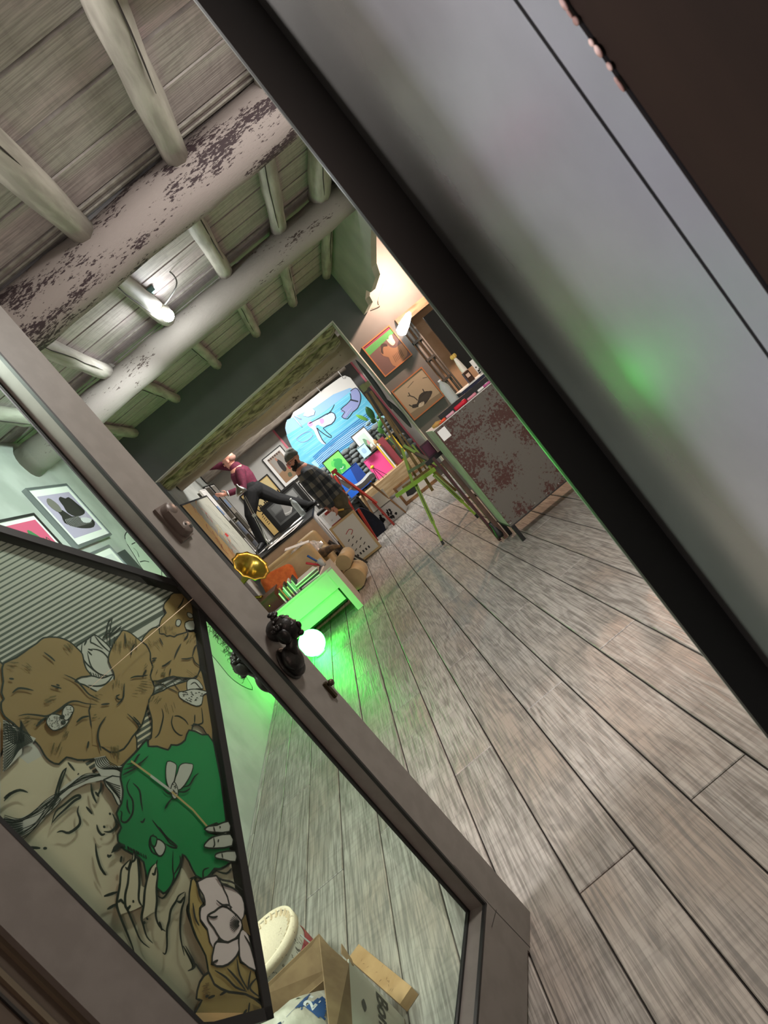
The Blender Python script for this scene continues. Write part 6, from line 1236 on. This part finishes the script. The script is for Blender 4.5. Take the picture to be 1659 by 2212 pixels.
# plaster bag standing in the carton
bc2 = V((-1.085, 1.70, .008)); rr = random.Random(2); n, k_ = 16, 40; cbm = MB()
for i in range(n+1):
    t = i/n; z = .37*min(1, t*1.12)-.0*t; r_ = (1-max(0, (t-.55)/.45)**2.2*.93)
    for j in range(k_):
        a_ = 2*math.pi*j/k_; q4 = (abs(math.cos(a_))**4+abs(math.sin(a_))**4)**-.25
        rr_ = r_*q4*(.93+.035*math.sin(a_*5+i*.5)+.03*math.sin(a_*9+i*1.3)*t)+rr.uniform(-.008, .008)*t
        cbm.v.append(bc2+V((rr_*math.cos(a_)*.165, rr_*math.sin(a_)*.170, z+.03*math.sin(a_*2+2)*t+rr.uniform(-.004, .004)*t)))
for i in range(n):
    for j in range(k_): cbm.f.append((i*k_+j, i*k_+(j+1) % k_, (i+1)*k_+(j+1) % k_, (i+1)*k_+j)); cbm.m.append(0); cbm.s.append(True)
cbm.f.append(tuple(n*k_+j for j in range(k_))); cbm.m.append(0); cbm.s.append(True)
bagt = thing('plaster_bag', 'crumpled white plaster bag with blue 1 21 marking standing in the carton', 'bag', tuple(bc2))
from mathutils.bvhtree import BVHTree
bvh = BVHTree.FromPolygons(cbm.v, cbm.f)
cbm.build('sack', mat('white_sack', 'c9c2b6', .55, c2='a59e92', scale=13, bump=1.0, lo=.35, hi=.6), bagt)
bdir = V((.42, -.52, .74)).normalized(); brt = V((.78, .62, 0)).normalized(); fb = (V((0, 0, 0)), brt, bdir.cross(brt), bdir)
def drape(m, off):
    for i, p in enumerate(m.v):
        p = p+bdir*((bc2+V((0, 0, .5))-p).dot(bdir)); h = bvh.ray_cast(p+bdir*.3, -bdir)
        if h[0] is None: h = bvh.find_nearest(p-bdir*.3)
        m.v[i] = h[0]+bdir*off
    return m
def patch(poly, off, nm, mt):
    us = [p[0] for p in poly]; vs = [p[1] for p in poly]; m = MB(); g_ = 22
    def ins(u, v):
        c = False
        for a in range(len(poly)):
            (xa, ya2), (xb, yb2) = poly[a], poly[a-1]
            if (ya2 > v) != (yb2 > v) and u < (xb-xa)*(v-ya2)/(yb2-ya2)+xa: c = not c
        return c
    for a in range(g_):
        for b in range(g_):
            u = min(us)+(max(us)-min(us))*a/g_; v = min(vs)+(max(vs)-min(vs))*b/g_; du = (max(us)-min(us))/g_; dv = (max(vs)-min(vs))/g_
            if ins(u+du/2, v+dv/2): m.add([fp(fb, u, v), fp(fb, u+du, v), fp(fb, u+du, v+dv), fp(fb, u, v+dv)], [(0, 1, 2, 3)], 0, True)
    drape(m, off); return m.build(nm, mt, bagt)
def uvof(px_, py_):
    d = ray(px_, py_); h = bvh.ray_cast(CAM, d.normalized()); q = h[0] if h[0] is not None else V((-1.05, 1.7, .33)); return (q.dot(fb[1]), q.dot(fb[2]))
patch([uvof(*p) for p in ((636, 2122), (655, 2126), (676, 2144), (660, 2172), (642, 2174), (627, 2155))], .0016, 'blue_print', flat('23487a'))
patch([uvof(*p) for p in ((672, 2142), (700, 2150), (708, 2160), (706, 2200), (682, 2190), (660, 2172))], .0016, 'blue_print', flat('2b5590'))
def ptxt(s_, px_, py_, size, rot):
    u, v = uvof(px_, py_); drape(txt_mb(s_, fb, u, v, size, rot, .0015), .0026).build('lettering', flat('d8dbe0'), bagt)
ptxt('1/', 641, 2158, .045, .2); ptxt('21', 678, 2180, .042, .15)
sc_ = MB()
for i in range(16):
    u, v = uvof(562+i*3.6, 2102+i*3.2); rr2 = .006+.002*(i % 3); sc_.stroke(fb, smooth([(u-rr2, v+rr2*1.8), (u+rr2, v+rr2*.6), (u-rr2*.6, v-rr2*.4), (u+rr2, v-rr2*1.8)], 4), .0032)
drape(sc_, .002).build('blue_scroll', flat('2a4468'), bagt, kind='stuff')
# timber offcut
a_, b_ = PF(778, 2070), PF(893, 2168); dd = (b_-a_).normalized(); fw_ = frame(V((a_.x, a_.y, .002)), dd, V((-dd.y, dd.x, 0))); L_ = (b_-a_).length
of = thing('timber_offcut', 'pale stapled timber offcut lying on the floor beside the carton', 'timber', tuple(fp(fw_, L_/2, 0, 0)))
MB().fbox(fw_, 0, L_, -.028, .028, 0, .035).build('wood_block', mat('pine_offcut', 'b39066', .6, c2='a27f56', scale=8, stretch=(1, 1, 3)), of)
sp_ = MB(); rr = random.Random(9)
for i in range(12): u, v = rr.uniform(.05, L_-.04), rr.uniform(-.02, .02); an = rr.uniform(0, 3); sp_.stroke(fw_, [(u, v), (u+.009*math.cos(an), v+.009*math.sin(an))], .0012, .0355)
sp_.build('staples', flat('6a4a30'), of, kind='stuff')
